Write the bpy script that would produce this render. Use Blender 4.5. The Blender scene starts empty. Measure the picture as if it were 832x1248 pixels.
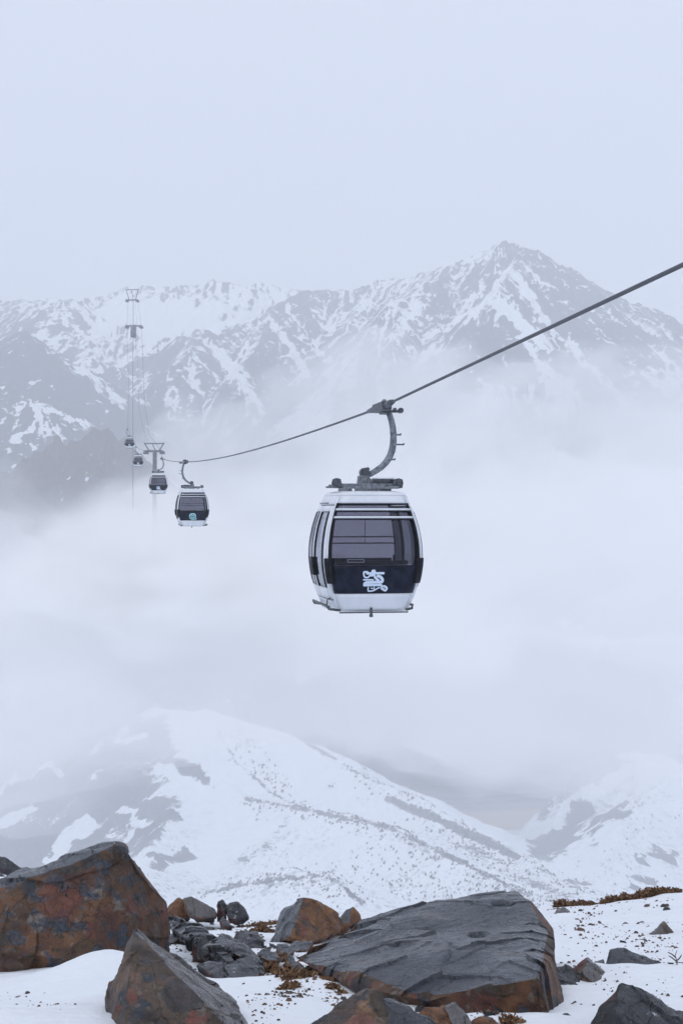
import bpy, bmesh, math, random
import numpy as np
from mathutils import Vector, Matrix
random.seed(7)
R = math.radians
F = 1714.0                      # focal length in pixels of the 832 x 1248 photograph

# ------------------------------------------------------------------ camera, light, exposure
scene = bpy.context.scene
cam_d = bpy.data.cameras.new("camera"); cam = bpy.data.objects.new("camera", cam_d)
scene.collection.objects.link(cam); scene.camera = cam
cam.location = (0, 0, 0); cam.rotation_euler = (R(90), 0, 0)
cam_d.sensor_width = 36.0; cam_d.lens = 36.0 * F / 1248.0
cam_d.clip_start = 0.1; cam_d.clip_end = 30000

SUN_EL, SUN_AZ = 52.0, -35.0    # the sun stands behind the camera's left shoulder, veiled by cloud
world = bpy.data.worlds.new("World"); scene.world = world; world.use_nodes = True
wn, wl = world.node_tree.nodes, world.node_tree.links
wn.clear()
sky = wn.new('ShaderNodeTexSky'); sky.sky_type = 'NISHITA'; sky.sun_disc = False
sky.sun_elevation = R(SUN_EL); sky.sun_rotation = R(180 + SUN_AZ)
bg1 = wn.new('ShaderNodeBackground'); bg1.inputs['Strength'].default_value = 0.05
wl.new(sky.outputs[0], bg1.inputs['Color'])
# the closed overcast: brighter towards the zenith, as an overcast sky is
tc = wn.new('ShaderNodeTexCoord'); sx = wn.new('ShaderNodeSeparateXYZ')
wl.new(tc.outputs['Generated'], sx.inputs[0])
nz = wn.new('ShaderNodeTexNoise'); nz.inputs['Scale'].default_value = 2.2; nz.inputs['Detail'].default_value = 3
mp = wn.new('ShaderNodeMapping'); mp.inputs['Scale'].default_value = (1, 1, 2.5)
wl.new(tc.outputs['Generated'], mp.inputs[0]); wl.new(mp.outputs[0], nz.inputs['Vector'])
ad = wn.new('ShaderNodeMath'); ad.operation = 'MULTIPLY_ADD'; ad.inputs[1].default_value = 0.10
wl.new(nz.outputs[0], ad.inputs[0]); wl.new(sx.outputs['Z'], ad.inputs[2])
cr = wn.new('ShaderNodeValToRGB')
cr.color_ramp.elements[0].position = 0.02; cr.color_ramp.elements[0].color = (0.61, 0.67, 0.825, 1)
cr.color_ramp.elements[1].position = 1.0; cr.color_ramp.elements[1].color = (1.03, 1.07, 1.18, 1)
e = cr.color_ramp.elements.new(0.36); e.color = (0.735, 0.79, 0.945, 1)
wl.new(ad.outputs[0], cr.inputs[0])
bg2 = wn.new('ShaderNodeBackground'); bg2.inputs['Strength'].default_value = 1.0
wl.new(cr.outputs[0], bg2.inputs['Color'])
mx = wn.new('ShaderNodeMixShader'); mx.inputs[0].default_value = 0.9
wl.new(bg1.outputs[0], mx.inputs[1]); wl.new(bg2.outputs[0], mx.inputs[2])
wo = wn.new('ShaderNodeOutputWorld'); wl.new(mx.outputs[0], wo.inputs['Surface'])

sun_d = bpy.data.lights.new("sun", 'SUN'); sun_d.energy = 0.9; sun_d.angle = R(18); sun_d.color = (1.0, 0.975, 0.94)
sun = bpy.data.objects.new("sun", sun_d); scene.collection.objects.link(sun)
sun.rotation_euler = (R(90 - SUN_EL), 0, R(SUN_AZ))

scene.view_settings.view_transform = 'Standard'; scene.view_settings.look = 'None'
scene.view_settings.exposure = 0.0; scene.view_settings.gamma = 1.0
scene.view_settings.use_curve_mapping = False
cy = scene.cycles
cy.use_denoising = True; cy.max_bounces = 10; cy.volume_bounces = 6; cy.diffuse_bounces = 3
cy.transparent_max_bounces = 12; cy.caustics_reflective = False; cy.caustics_refractive = False

# ------------------------------------------------------------------ helpers
COL = scene.collection
def P(px, py, Y):
    """the point at distance Y that the photograph shows at pixel (px, py)"""
    return Vector(((px - 416) / F * Y, Y, (624 - py) / F * Y))

def tag(o, label=None, cat=None, group=None, kind=None):
    if label: o["label"] = label
    if cat: o["category"] = cat
    if group: o["group"] = group
    if kind: o["kind"] = kind
    return o

def link(o, parent=None):
    COL.objects.link(o)
    if parent is not None: o.parent = parent
    return o

def mesh_obj(name, verts, faces, mat=None, parent=None, smooth=False):
    me = bpy.data.meshes.new(name); me.from_pydata([tuple(v) for v in verts], [], faces)
    if mat: me.materials.append(mat)
    if smooth: me.polygons.foreach_set('use_smooth', [True] * len(me.polygons))
    me.update()
    return link(bpy.data.objects.new(name, me), parent)

def grid_obj(name, V, mat=None, attrs=None, smooth=True, wrap=None):
    """V: (rows, cols, 3) array"""
    n, m = V.shape[:2]
    idx = np.arange(n * m).reshape(n, m)
    q = np.stack([idx[:-1, :-1], idx[:-1, 1:], idx[1:, 1:], idx[1:, :-1]], -1).reshape(-1, 4)
    me = bpy.data.meshes.new(name)
    me.vertices.add(n * m); me.vertices.foreach_set('co', V.reshape(-1).astype(np.float32))
    me.loops.add(q.size); me.loops.foreach_set('vertex_index', q.reshape(-1).astype(np.int32))
    me.polygons.add(len(q)); me.polygons.foreach_set('loop_start', (np.arange(len(q)) * 4).astype(np.int32))
    me.polygons.foreach_set('loop_total', np.full(len(q), 4, np.int32))
    me.polygons.foreach_set('use_smooth', np.full(len(q), smooth))
    for k, a in (attrs or {}).items():
        at = me.attributes.new(k, 'FLOAT', 'POINT'); at.data.foreach_set('value', a.reshape(-1).astype(np.float32))
    if mat: me.materials.append(mat)
    me.update(calc_edges=True); me.validate()
    return link(bpy.data.objects.new(name, me))

# ---- vectorised gradient noise
_rng = np.random.RandomState(11)
_perm = _rng.permutation(512); _perm = np.concatenate([_perm, _perm, _perm])
_g3 = _rng.normal(size=(512, 3)); _g3 /= np.linalg.norm(_g3, axis=1)[:, None]
_g3 = _g3.astype(np.float32); _perm = _perm.astype(np.int32)
def noise3(x, y, z=None):
    x = np.asarray(x, np.float32); y = np.asarray(y, np.float32)
    fx, fy = np.floor(x), np.floor(y); xi, yi = fx.astype(np.int32) & 511, fy.astype(np.int32) & 511
    xf, yf = x - fx, y - fy
    fade = lambda t: t * t * t * (t * (t * 6 - 15) + 10)
    u, v = fade(xf), fade(yf)
    a0, a1 = _perm[xi], _perm[(xi + 1) & 511]; yj = (yi + 1) & 511
    c00, c10, c01, c11 = _perm[a0 + yi], _perm[a1 + yi], _perm[a0 + yj], _perm[a1 + yj]
    if z is None:
        def g(h, i, j): a = _g3[h]; return a[..., 0] * (xf - i) + a[..., 1] * (yf - j)
        l0 = g(c00, 0, 0); l0 = l0 + (g(c10, 1, 0) - l0) * u; l1 = g(c01, 0, 1); l1 = l1 + (g(c11, 1, 1) - l1) * u
        return 1.9 * (l0 + (l1 - l0) * v)
    z = np.asarray(z, np.float32) + np.zeros_like(x); fz = np.floor(z); zi = fz.astype(np.int32) & 511; zf = z - fz; w = fade(zf)
    r = []
    for k, zk in ((0, zi), (1, (zi + 1) & 511)):
        def g(c, i, j): a = _g3[_perm[c + zk]]; return a[..., 0] * (xf - i) + a[..., 1] * (yf - j) + a[..., 2] * (zf - k)
        l0 = g(c00, 0, 0); l0 = l0 + (g(c10, 1, 0) - l0) * u; l1 = g(c01, 0, 1); l1 = l1 + (g(c11, 1, 1) - l1) * u
        r.append(l0 + (l1 - l0) * v)
    return 1.6 * (r[0] + (r[1] - r[0]) * w)
def fbm(x, y, z=None, oct=5, gain=0.5, lac=2.03):
    s = 0; a = 1.0; t = 0
    for i in range(oct):
        zz = None if z is None else z * lac ** i + 3.1 * i
        s = s + a * noise3(x * lac ** i + 17.3 * i, y * lac ** i - 9.1 * i, zz); t += a; a *= gain
    return s / t
def ridged(x, y, z=None, oct=5, gain=0.5, lac=2.1):
    s = 0; a = 1.0; t = 0
    for i in range(oct):
        zz = None if z is None else z * lac ** i + 3.1 * i
        s = s + a * (1 - 2 * np.abs(noise3(x * lac ** i + 31.3 * i, y * lac ** i + 5.7 * i, zz))); t += a; a *= gain
    return s / t
def sstep(a, b, x):
    t = np.clip((x - a) / (b - a), 0, 1); return t * t * (3 - 2 * t)
def interp(pts, x):
    p = np.array(pts, float); return np.interp(x, p[:, 0], p[:, 1])

# ---- node material helper
class Mat:
    def __init__(s, name):
        s.m = bpy.data.materials.new(name); s.m.use_nodes = True
        s.n = s.m.node_tree.nodes; s.l = s.m.node_tree.links; s.n.clear()
        s.out = s.n.new('ShaderNodeOutputMaterial')
    def node(s, t, **kw):
        nd = s.n.new(t)
        for k, v in kw.items():
            if k.startswith('in_'):
                nd.inputs[k[3:].replace('_', ' ')].default_value = v
            else: setattr(nd, k, v)
        return nd
    def link(s, a, b): s.l.new(a, b)
    def noise(s, vec, scale, detail=4, rough=0.5, dist=0.0):
        nd = s.node('ShaderNodeTexNoise'); nd.inputs['Scale'].default_value = scale
        nd.inputs['Detail'].default_value = detail; nd.inputs['Roughness'].default_value = rough
        nd.inputs['Distortion'].default_value = dist
        if vec is not None: s.link(vec, nd.inputs['Vector'])
        return nd.outputs[0]
    def voro(s, vec, scale, feature='F1', out=0, rand=1.0):
        nd = s.node('ShaderNodeTexVoronoi'); nd.feature = feature; nd.inputs['Scale'].default_value = scale
        nd.inputs['Randomness'].default_value = rand
        if vec is not None: s.link(vec, nd.inputs['Vector'])
        return nd.outputs[out]
    def ramp(s, fac, stops, interp='LINEAR'):
        nd = s.node('ShaderNodeValToRGB'); cr = nd.color_ramp; cr.interpolation = interp
        cr.elements[0].position, cr.elements[0].color = stops[0][0], (*stops[0][1], 1)
        cr.elements[1].position, cr.elements[1].color = stops[-1][0], (*stops[-1][1], 1)
        for p, c in stops[1:-1]:
            e = cr.elements.new(p); e.color = (*c, 1)
        s.link(fac, nd.inputs[0]); return nd.outputs[0]
    def gray(s, fac, a, b, lo=0.0, hi=1.0):
        nd = s.node('ShaderNodeMapRange'); nd.interpolation_type = 'SMOOTHSTEP'
        nd.inputs[1].default_value = a; nd.inputs[2].default_value = b
        nd.inputs[3].default_value = lo; nd.inputs[4].default_value = hi
        s.link(fac, nd.inputs[0]); return nd.outputs[0]
    def mix(s, fac, a, b, mode='MIX'):
        nd = s.node('ShaderNodeMix'); nd.data_type = 'RGBA'; nd.blend_type = mode
        for sock, v in ((nd.inputs[0], fac), (nd.inputs[6], a), (nd.inputs[7], b)):
            if isinstance(v, (int, float)): sock.default_value = v
            elif isinstance(v, tuple): sock.default_value = (*v, 1)
            else: s.link(v, sock)
        return nd.outputs[2]
    def math(s, op, a, b=0.0, c=None):
        nd = s.node('ShaderNodeMath'); nd.operation = op
        for sock, v in zip(nd.inputs, (a, b, c)):
            if v is None: continue
            if isinstance(v, (int, float)): sock.default_value = v
            else: s.link(v, sock)
        return nd.outputs[0]
    def attr(s, name):
        nd = s.node('ShaderNodeAttribute'); nd.attribute_name = name; return nd.outputs['Fac']
    def obj(s): return s.node('ShaderNodeTexCoord').outputs['Object']
    def geo(s, k='Position'): return s.node('ShaderNodeNewGeometry').outputs[k]
    def scaled(s, vec, sc, rot=(0, 0, 0)):
        nd = s.node('ShaderNodeMapping'); nd.inputs['Scale'].default_value = sc; nd.inputs['Rotation'].default_value = rot
        s.link(vec, nd.inputs[0]); return nd.outputs[0]
    def bump(s, h, strength=0.3, dist=0.01, normal=None):
        nd = s.node('ShaderNodeBump'); nd.inputs['Strength'].default_value = strength; nd.inputs['Distance'].default_value = dist
        s.link(h, nd.inputs['Height'])
        if normal is not None: s.link(normal, nd.inputs['Normal'])
        return nd.outputs[0]
    def finish(s, color, rough=0.8, normal=None, **kw):
        b = s.node('ShaderNodeBsdfPrincipled')
        for sock, v in ((b.inputs['Base Color'], color), (b.inputs['Roughness'], rough)):
            if isinstance(v, (int, float)): sock.default_value = v
            elif isinstance(v, tuple): sock.default_value = (*v, 1)
            else: s.link(v, sock)
        for k, v in kw.items():
            b.inputs[k.replace('_', ' ')].default_value = v
        if normal is not None: s.link(normal, b.inputs['Normal'])
        s.link(b.outputs[0], s.out.inputs['Surface']); return s.m

def volume_mat(name, density, color, aniso=0.0):
    s = Mat(name); v = s.node('ShaderNodeVolumePrincipled')
    v.inputs['Density'].default_value = density; v.inputs['Color'].default_value = (*color, 1)
    v.inputs['Anisotropy'].default_value = aniso
    s.link(v.outputs[0], s.out.inputs['Volume'])
    return s.m
# ================================================================== LARGE STRUCTURE
SNOW = (0.80, 0.83, 0.87)
def mountain_mat(name, rock1, rock2, fine):
    s = Mat(name); g = s.geo()
    a = s.attr('snow')
    n = s.noise(g, fine, 7, 0.72)
    n2 = s.noise(s.scaled(g, (1, 1, 0.45), (0, 0.5, 0)), fine * 2.2, 5, 0.65)
    cb = s.node('ShaderNodeCombineXYZ'); s.link(s.math('MULTIPLY', s.attr('su'), 0.45), cb.inputs[0]); s.link(s.math('MULTIPLY', s.attr('sv'), 0.035), cb.inputs[1])
    n3 = s.noise(cb.outputs[0], 1.0, 6, 0.68, 0.25)
    k = s.math('ADD', a, s.math('MULTIPLY', s.math('SUBTRACT', n, 0.5), 0.75))
    k = s.math('ADD', k, s.math('MULTIPLY', s.math('SUBTRACT', n2, 0.5), 0.45))
    k = s.math('ADD', k, s.math('MULTIPLY', s.math('SUBTRACT', n3, 0.5), 1.7))
    f = s.gray(k, 0.45, 0.55)
    rock = s.mix(s.noise(g, fine * 0.4, 6, 0.6), rock1, rock2)
    sn = s.mix(s.noise(g, fine * 0.2, 3), (0.74, 0.78, 0.84), SNOW)
    return s.finish(s.mix(f, rock, sn), 0.8, Specular_IOR_Level=0.2)

def seg_field(X, Y, lines, slope, power=1.0, cap=1e9):
    """height of the highest ridge line's flank, plus (distance across, length along) of that flank"""
    H = np.full(X.shape, -1e9); S = np.zeros(X.shape); D = np.zeros(X.shape)
    for li, (pts, sl) in enumerate(lines):
        acc = li * 977.0
        for a, b in zip(pts[:-1], pts[1:]):
            dx, dy = b[0] - a[0], b[1] - a[1]; L2 = dx * dx + dy * dy + 1e-6; L = math.sqrt(L2)
            t = np.clip(((X - a[0]) * dx + (Y - a[1]) * dy) / L2, 0, 1)
            d = np.hypot(X - a[0] - t * dx, Y - a[1] - t * dy)
            h = a[2] + (b[2] - a[2]) * t - slope * sl * d ** power
            m = h > H
            ang = np.arctan2(Y - a[1] - t * dy, X - a[0] - t * dx)
            H = np.where(m, h, H); D = np.where(m, d, D)
            S = np.where(m, acc + t * L + ang * 30.0, S); acc += L
    return H, S, D

def spurs(crest, rnd, n, length, drop, ang0, toward=-1, sub=3):
    """branching side ridges that run down from a crest (list of Vector) towards the viewer's side"""
    out = []
    cum = [0]
    for a, b in zip(crest[:-1], crest[1:]): cum.append(cum[-1] + (b - a).length)
    for i in range(n):
        s = (i + 0.25 + 0.5 * rnd.random()) / n * cum[-1]
        k = max(j for j in range(len(cum)) if cum[j] <= s); k = min(k, len(crest) - 2)
        t = (s - cum[k]) / max(1e-6, cum[k + 1] - cum[k]); p = crest[k].lerp(crest[k + 1], t)
        an = math.atan2(toward, 0) + ang0 + rnd.uniform(-0.5, 0.5)
        Ls = length * rnd.uniform(0.6, 1.25); dr = drop * rnd.uniform(0.85, 1.1)
        q = Vector(p); q.z -= 3; line = [q.copy()]
        m = 6
        for j in range(m):
            an += rnd.uniform(-0.25, 0.25)
            st = Ls / m
            q = q + Vector((math.cos(an) * st, math.sin(an) * st, -dr * st * (0.75 + 0.1 * j) * rnd.uniform(0.7, 1.25)))
            line.append(q.copy())
            if j < m - 1 and sub and rnd.random() < 0.75:
                sd = rnd.choice((-1, 1)); a2 = an + sd * rnd.uniform(0.6, 1.0); q2 = q.copy(); l2 = [q2.copy()]
                for jj in range(3):
                    a2 += rnd.uniform(-0.2, 0.2); s2 = Ls * 0.11
                    q2 = q2 + Vector((math.cos(a2) * s2, math.sin(a2) * s2, -dr * 1.25 * s2)); l2.append(q2.copy())
                out.append((l2, 1.15))
        out.append((line, 1.0))
    return out

def mountain(name, label, crest_px, seed, slope, span, rows, cols, depth, nspur, lspur, drop, ang0, snowbias, mat,
             strokes=(), rough=1.0, base=-470.0, streak=(5.5, 140)):
    """crest_px: (px, py, Y) of the skyline; the flank falls towards the viewer over `depth` metres"""
    rnd = random.Random(seed)
    crest = [P(*c) for c in crest_px]
    Ym = sum(c.y for c in crest) / len(crest); k = Ym / 1000.0
    lines = [(crest, 1.0)] + spurs(crest, rnd, nspur, lspur, drop, ang0)
    lines += spurs(crest, rnd, max(3, nspur // 2), lspur * 0.8, drop, 0, toward=1, sub=1)
    x = np.linspace(span[0], span[1], cols); y = np.linspace(Ym - depth, Ym + depth * 0.45, rows)
    X, Y = np.meshgrid(x, y)
    w = 55 * k
    wx = fbm(X / w + seed, Y / w, oct=4) * 9 * k * rough; wy = fbm(X / w - seed, Y / w + 40, oct=4) * 9 * k * rough
    H, S, D = seg_field(X + wx, Y + wy, lines, slope)
    # gullies that run down every flank, rock steps, small crags
    gul = ridged(S / (streak[0] * k), D / (streak[1] * k), np.full(X.shape, seed * 1.7), oct=4)
    H = H + gul * np.clip(D / (20 * k), 0.15, 1) * 3.4 * k * rough
    H = H + ridged(X / (30 * k), Y / (30 * k) + seed, oct=5) * 4.2 * k * rough + ridged(X / (9 * k), Y / (9 * k), oct=4) * 1.9 * k * rough + fbm(X / (4 * k), Y / (4 * k), oct=3) * 1.0 * k * rough
    rim = np.minimum(sstep(x[0], x[0] + 0.14 * (x[-1] - x[0]), X), sstep(x[-1], x[-1] - 0.14 * (x[-1] - x[0]), X))
    H = H - (1 - rim) * 900
    H = np.maximum(H, base + fbm(X / 200, Y / 200) * 20)
    # snow lies in hollows, in streaks down the flanks and on gentler ground
    dx, dy = x[1] - x[0], y[1] - y[0]
    gy, gx = np.gradient(H, dy, dx); steep = np.hypot(gx, gy)
    def blur(A, n):
        for _ in range(n):
            A = (A + np.roll(A, 1, 0) + np.roll(A, -1, 0) + np.roll(A, 1, 1) + np.roll(A, -1, 1)) / 5
        return A
    conc = (blur(H, 14) - H) / (1.6 * k) + (blur(H, 3) - H) / (0.9 * k)
    st = fbm(S / (streak[0] * 0.8 * k) + 50, D / (streak[1] * 0.9 * k), np.full(X.shape, seed * 3.3), oct=4)
    big = fbm(X / (70 * k) + 9, Y / (70 * k) - seed, oct=3)
    thin = ridged(S / (streak[0] * 0.55 * k) + 20, D / (streak[1] * 0.7 * k), np.full(X.shape, seed * 2.1), oct=3)
    fine = fbm(X / (5 * k), (Y + H) / (7 * k), oct=4)
    snow = snowbias + 0.09 * conc + 0.50 * st + 0.50 * (thin - 0.25) + 0.30 * fine + 0.42 * big - 0.20 * (steep - slope) / slope + 0.12 * gx / slope
    for (pts, wid, amt) in strokes:       # snowfields with a shape of their own, as (px, py) on this flank
        Xp = X / Y * F + 416; Zp = 624 - H / Y * F
        Xp = Xp + fbm(Xp / 12, Zp / 12, oct=4, gain=.6) * 9; Zp = Zp + fbm(Xp / 10 + 7, Zp / 10, oct=4, gain=.6) * 8
        for a, b in zip(pts[:-1], pts[1:]):
            ddx, ddy = b[0] - a[0], b[1] - a[1]; L2 = ddx * ddx + ddy * ddy + 1e-6
            t = np.clip(((Xp - a[0]) * ddx + (Zp - a[1]) * ddy) / L2, 0, 1)
            d = np.hypot(Xp - a[0] - t * ddx, Zp - a[1] - t * ddy)
            snow = snow + (amt * 0.52) * sstep(wid * 1.5, wid * 0.5, d) 
    V = np.stack([X, Y, H], -1)
    o = grid_obj(name, V, mat, {'snow': np.clip(snow, -0.5, 1.5), 'su': S / k, 'sv': D / k})
    return tag(o, kind='structure')

M_far = mountain_mat('far_rock_and_snow', (0.026, 0.034, 0.055), (0.060, 0.070, 0.095), 0.045)
M_mid = mountain_mat('mid_rock_and_snow', (0.04, 0.045, 0.06), (0.08, 0.085, 0.10), 0.06)
M_brown = mountain_mat('brown_crag', (0.022, 0.012, 0.008), (0.070, 0.038, 0.026), 0.06)

mountain('mountains', '', [(-220, 400, 3800), (-120, 385, 3700), (-40, 372, 3600), (0, 374, 3600), (40, 371, 3550), (75, 369, 3500), (110, 369, 3550), (150, 358, 3600), (200, 356, 3600), (240, 350, 3600), (300, 351, 3600), (345, 352, 3600), (380, 366, 3650), (450, 370, 3700), (600, 380, 3800)],
         3, 0.62, (-1750, 900), 380, 620, 1300, 12, 750, 0.52, 0.5, 0.50, M_far,
         strokes=[([(150, 375), (190, 385), (330, 372)], 18, 0.5), ([(170, 400), (230, 385), (300, 380)], 20, 0.4), ([(60, 430), (-40, 470)], 40, -0.3)])
mountain('mountains', '', [(60, 560, 3300), (130, 495, 3250), (180, 440, 3200), (215, 420, 3200), (243, 407, 3150), (262, 411, 3150), (300, 401, 3250), (332, 386, 3300), (350, 370, 3350), (372, 360, 3400), (416, 357, 3400), (440, 354, 3400), (470, 348, 3400), (505, 341, 3350), (540, 329, 3300), (575, 319, 3250), (602, 307, 3200), (615, 301, 3200), (626, 300, 3200), (640, 308, 3200), (655, 312, 3200), (668, 322, 3200), (700, 339, 3250), (725, 352, 3300), (745, 362, 3300), (770, 372, 3300), (800, 386, 3350), (832, 402, 3400), (900, 425, 3400), (1050, 470, 3400)],
         5, 0.80, (-1000, 1500), 480, 820, 1200, 17, 620, 0.62, -0.45, 0.33, M_far,
         strokes=[([(628, 336), (645, 360), (665, 390), (678, 408)], 5, 0.9), ([(606, 372), (622, 384), (640, 398), (668, 424)], 6, 0.95), ([(650, 408), (688, 418)], 5, 0.7), ([(560, 400), (600, 410), (640, 440)], 12, -0.5), ([(620, 345), (640, 380)], 5, -0.4),
                  ([(690, 400), (706, 440)], 3, 0.8), ([(556, 388), (575, 365), (600, 335)], 5, 0.5), ([(512, 350), (480, 420)], 6, 0.6), ([(252, 416), (285, 455), (322, 503)], 5, 0.8),
                  ([(262, 424), (300, 460), (312, 480)], 5, 0.6), ([(325, 385), (345, 410), (375, 460)], 4, 0.7), ([(350, 374), (372, 410), (400, 440)], 4, 0.6), ([(232, 452), (246, 480)], 4, 0.5),
                  ([(380, 366), (400, 400)], 8, 0.5), ([(446, 362), (440, 400)], 6, 0.5), ([(200, 430), (190, 500)], 14, -0.5), ([(560, 420), (600, 450), (640, 455)], 14, -0.35)])
mountain('mountains', '', [(-260, 470, 2900), (-120, 450, 2850), (-40, 432, 2800), (0, 421, 2750), (35, 408, 2700), (55, 420, 2700), (80, 434, 2720), (110, 455, 2750), (150, 488, 2800), (200, 525, 2850), (300, 600, 2900)],
         8, 0.80, (-1500, 160), 330, 420, 1000, 8, 480, 0.62, -0.3, 0.12, M_far,
         strokes=[([(60, 425), (100, 450), (150, 492)], 7, 0.7), ([(100, 455), (130, 500)], 7, 0.5), ([(60, 462), (80, 484)], 3, 0.8), ([(40, 467), (50, 462)], 3, 0.7)])
mountain('mountains', '', [(-200, 455, 2450), (-100, 462, 2400), (-40, 472, 2360), (0, 478, 2350), (26, 481, 2340), (45, 490, 2340), (70, 503, 2340), (100, 513, 2350), (130, 528, 2380), (170, 560, 2400), (260, 620, 2450)],
         13, 0.75, (-1400, 110), 320, 420, 720, 7, 320, 0.6, -0.5, 0.16, M_mid,
         strokes=[([(38, 490), (60, 500), (85, 510), (112, 518)], 3.4, 0.9), ([(38, 490), (45, 510), (35, 525), (18, 532)], 2.6, 0.9), ([(18, 538), (45, 546)], 3, 0.9), ([(12, 548), (32, 556)], 3, 0.9),
                  ([(34, 488), (22, 500)], 2, 0.9), ([(0, 516), (10, 508)], 3, 0.9), ([(46, 500), (52, 512)], 4, 0.9), ([(70, 520), (78, 535), (60, 548)], 3, 0.9), ([(80, 538), (105, 542)], 5, 0.9), ([(10, 480), (22, 480)], 2, 0.9)])
mountain('mountains', '', [(-160, 652, 2010), (-80, 622, 1990), (-20, 597, 1970), (10, 584, 1960), (40, 570, 1950), (64, 557, 1950), (78, 547, 1950), (90, 563, 1950), (98, 562, 1950), (108, 542, 1945), (118, 538, 1940), (131, 539, 1940), (140, 562, 1950), (152, 592, 1960), (175, 632, 1970), (220, 692, 1990)],
         21, 1.1, (-1050, -60), 250, 380, 430, 8, 240, 0.9, -0.2, -0.25, M_brown, rough=2.3,
         strokes=[([(126, 564), (140, 566)], 1.6, 1.3), ([(105, 575), (113, 577)], 1.6, 1.3), ([(106, 584), (114, 586)], 1.8, 1.3)])

# ---- the lower hills and the valley: one sheet from the crest we stand on to the valley floor
def hill_mat():
    s = Mat('hill_snow'); g = s.geo()
    a = s.attr('rock')
    n = s.noise(g, 0.035, 8, 0.72); n2 = s.noise(g, 0.3, 5, 0.65)
    k = s.math('ADD', s.math('ADD', a, s.math('MULTIPLY', s.math('SUBTRACT', n, 0.5), 1.1)), s.math('MULTIPLY', s.math('SUBTRACT', n2, 0.5), 0.8))
    f = s.gray(k, 0.44, 0.56)
    rock = s.mix(s.gray(n2, 0.3, 0.7), (0.075, 0.08, 0.10), (0.19, 0.20, 0.23))
    sn = s.mix(s.noise(g, 0.012, 4), (0.74, 0.78, 0.84), SNOW)
    # stubble and stones poking through
    v = s.voro(g, 0.16, out=0); spot = s.gray(v, 0.42, 0.22)
    v2 = s.voro(g, 0.42, out=0); spot = s.math('MAXIMUM', spot, s.gray(v2, 0.36, 0.2))
    dens = s.gray(s.noise(g, 0.010, 6, 0.65), 0.47, 0.56)
    f2 = s.math('MAXIMUM', f, s.math('MULTIPLY', s.math('MULTIPLY', spot, s.math('MULTIPLY', dens, 0.42)), s.attr('speck')))
    return s.finish(s.mix(f2, sn, rock), 0.85, Specular_IOR_Level=0.2)
M_hill = hill_mat()
HL = [([P(*q) for q in pts], sl) for pts, sl in [
    ([(-200, 1040, 1900), (60, 965, 1750), (140, 905, 1650), (190, 868, 1600), (250, 866, 1560), (300, 878, 1500), (360, 898, 1450), (430, 935, 1400), (500, 972, 1350), (560, 1003, 1300), (610, 1035, 1230), (660, 1070, 1130), (730, 1104, 1000), (800, 1150, 900)], 1.0),
    ([(190, 866, 1600), (205, 900, 1530), (222, 945, 1440), (214, 985, 1330), (190, 1035, 1200), (170, 1090, 1080)], 1.25),
    ([(222, 945, 1440), (300, 972, 1330), (400, 990, 1230), (470, 1005, 1180), (540, 1040, 1100), (620, 1080, 1020), (700, 1120, 930)], 0.9),
    ([(150, 1130, 980), (230, 1098, 900), (300, 1073, 880), (350, 1062, 870), (400, 1068, 850), (430, 1088, 830), (460, 1120, 800)], 0.8),
    ([(1100, 900, 1700), (900, 925, 1600), (832, 942, 1560), (790, 965, 1500), (755, 1005, 1400), (735, 1050, 1280), (720, 1100, 1150)], 1.2),
    ([(832, 936, 1700), (795, 918, 1760), (755, 916, 1800), (715, 930, 1800), (690, 960, 1760), (675, 1000, 1700), (660, 1040, 1620)], 2.3),
    ([(150, 1000, 2600), (350, 905, 2600), (480, 903, 2500), (560, 888, 2600), (640, 900, 2650), (740, 915, 2600), (900, 920, 2500), (1200, 900, 2500)], 1.15),
]]
yy = np.concatenate([np.linspace(17.5, 60, 22)[:-1], np.geomspace(60, 760, 60)[:-1], np.geomspace(760, 2750, 520), np.array([3100., 3600, 4200])])
uu = np.linspace(-0.42, 0.42, 760)
Yg, Ug = np.meshgrid(yy, uu, indexing='ij'); Xg = Ug * (Yg + 40)
hs = []
wxx = fbm(Xg / 90, Yg / 90, oct=4) * 16; wyy = fbm(Xg / 90 + 5, Yg / 90 + 60, oct=4) * 16
for ln in HL:
    h, S_, D_ = seg_field(Xg + wxx, Yg + wyy, [ln], 0.50); hs.append(h)
floor_z = np.full(Xg.shape, -462.0)
near = np.where(Yg < 60, -7.4 - 0.36 * (Yg - 17.5), -22.7 - 0.42 * (Yg - 60))
hs += [floor_z, near]
Hs = np.array(hs); mxh = Hs.max(0); Kb = 9.0
lowH = mxh + Kb * np.log(np.exp((Hs - mxh) / Kb).sum(0)) * sstep(80, 500, Yg)
amp = sstep(100, 600, Yg) * sstep(-462, -440, lowH)
lowH = lowH + amp * (fbm(Xg / 60, Yg / 60, oct=5) * 7 + ridged(Xg / 38, Yg / 38, oct=4) * 2.2)
gyv = np.gradient(lowH, axis=0) / np.gradient(Yg, axis=0); 
PXg = Xg / Yg * F + 416; PYg = 624 - lowH / Yg * F
wpx = PXg + fbm(Xg / 60, Yg / 60, oct=6, gain=.65) * 34; wpy = PYg + fbm(Xg / 60 + 9, Yg / 60, oct=6, gain=.65) * 24
rock = np.full(Xg.shape, 0.05)
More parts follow.
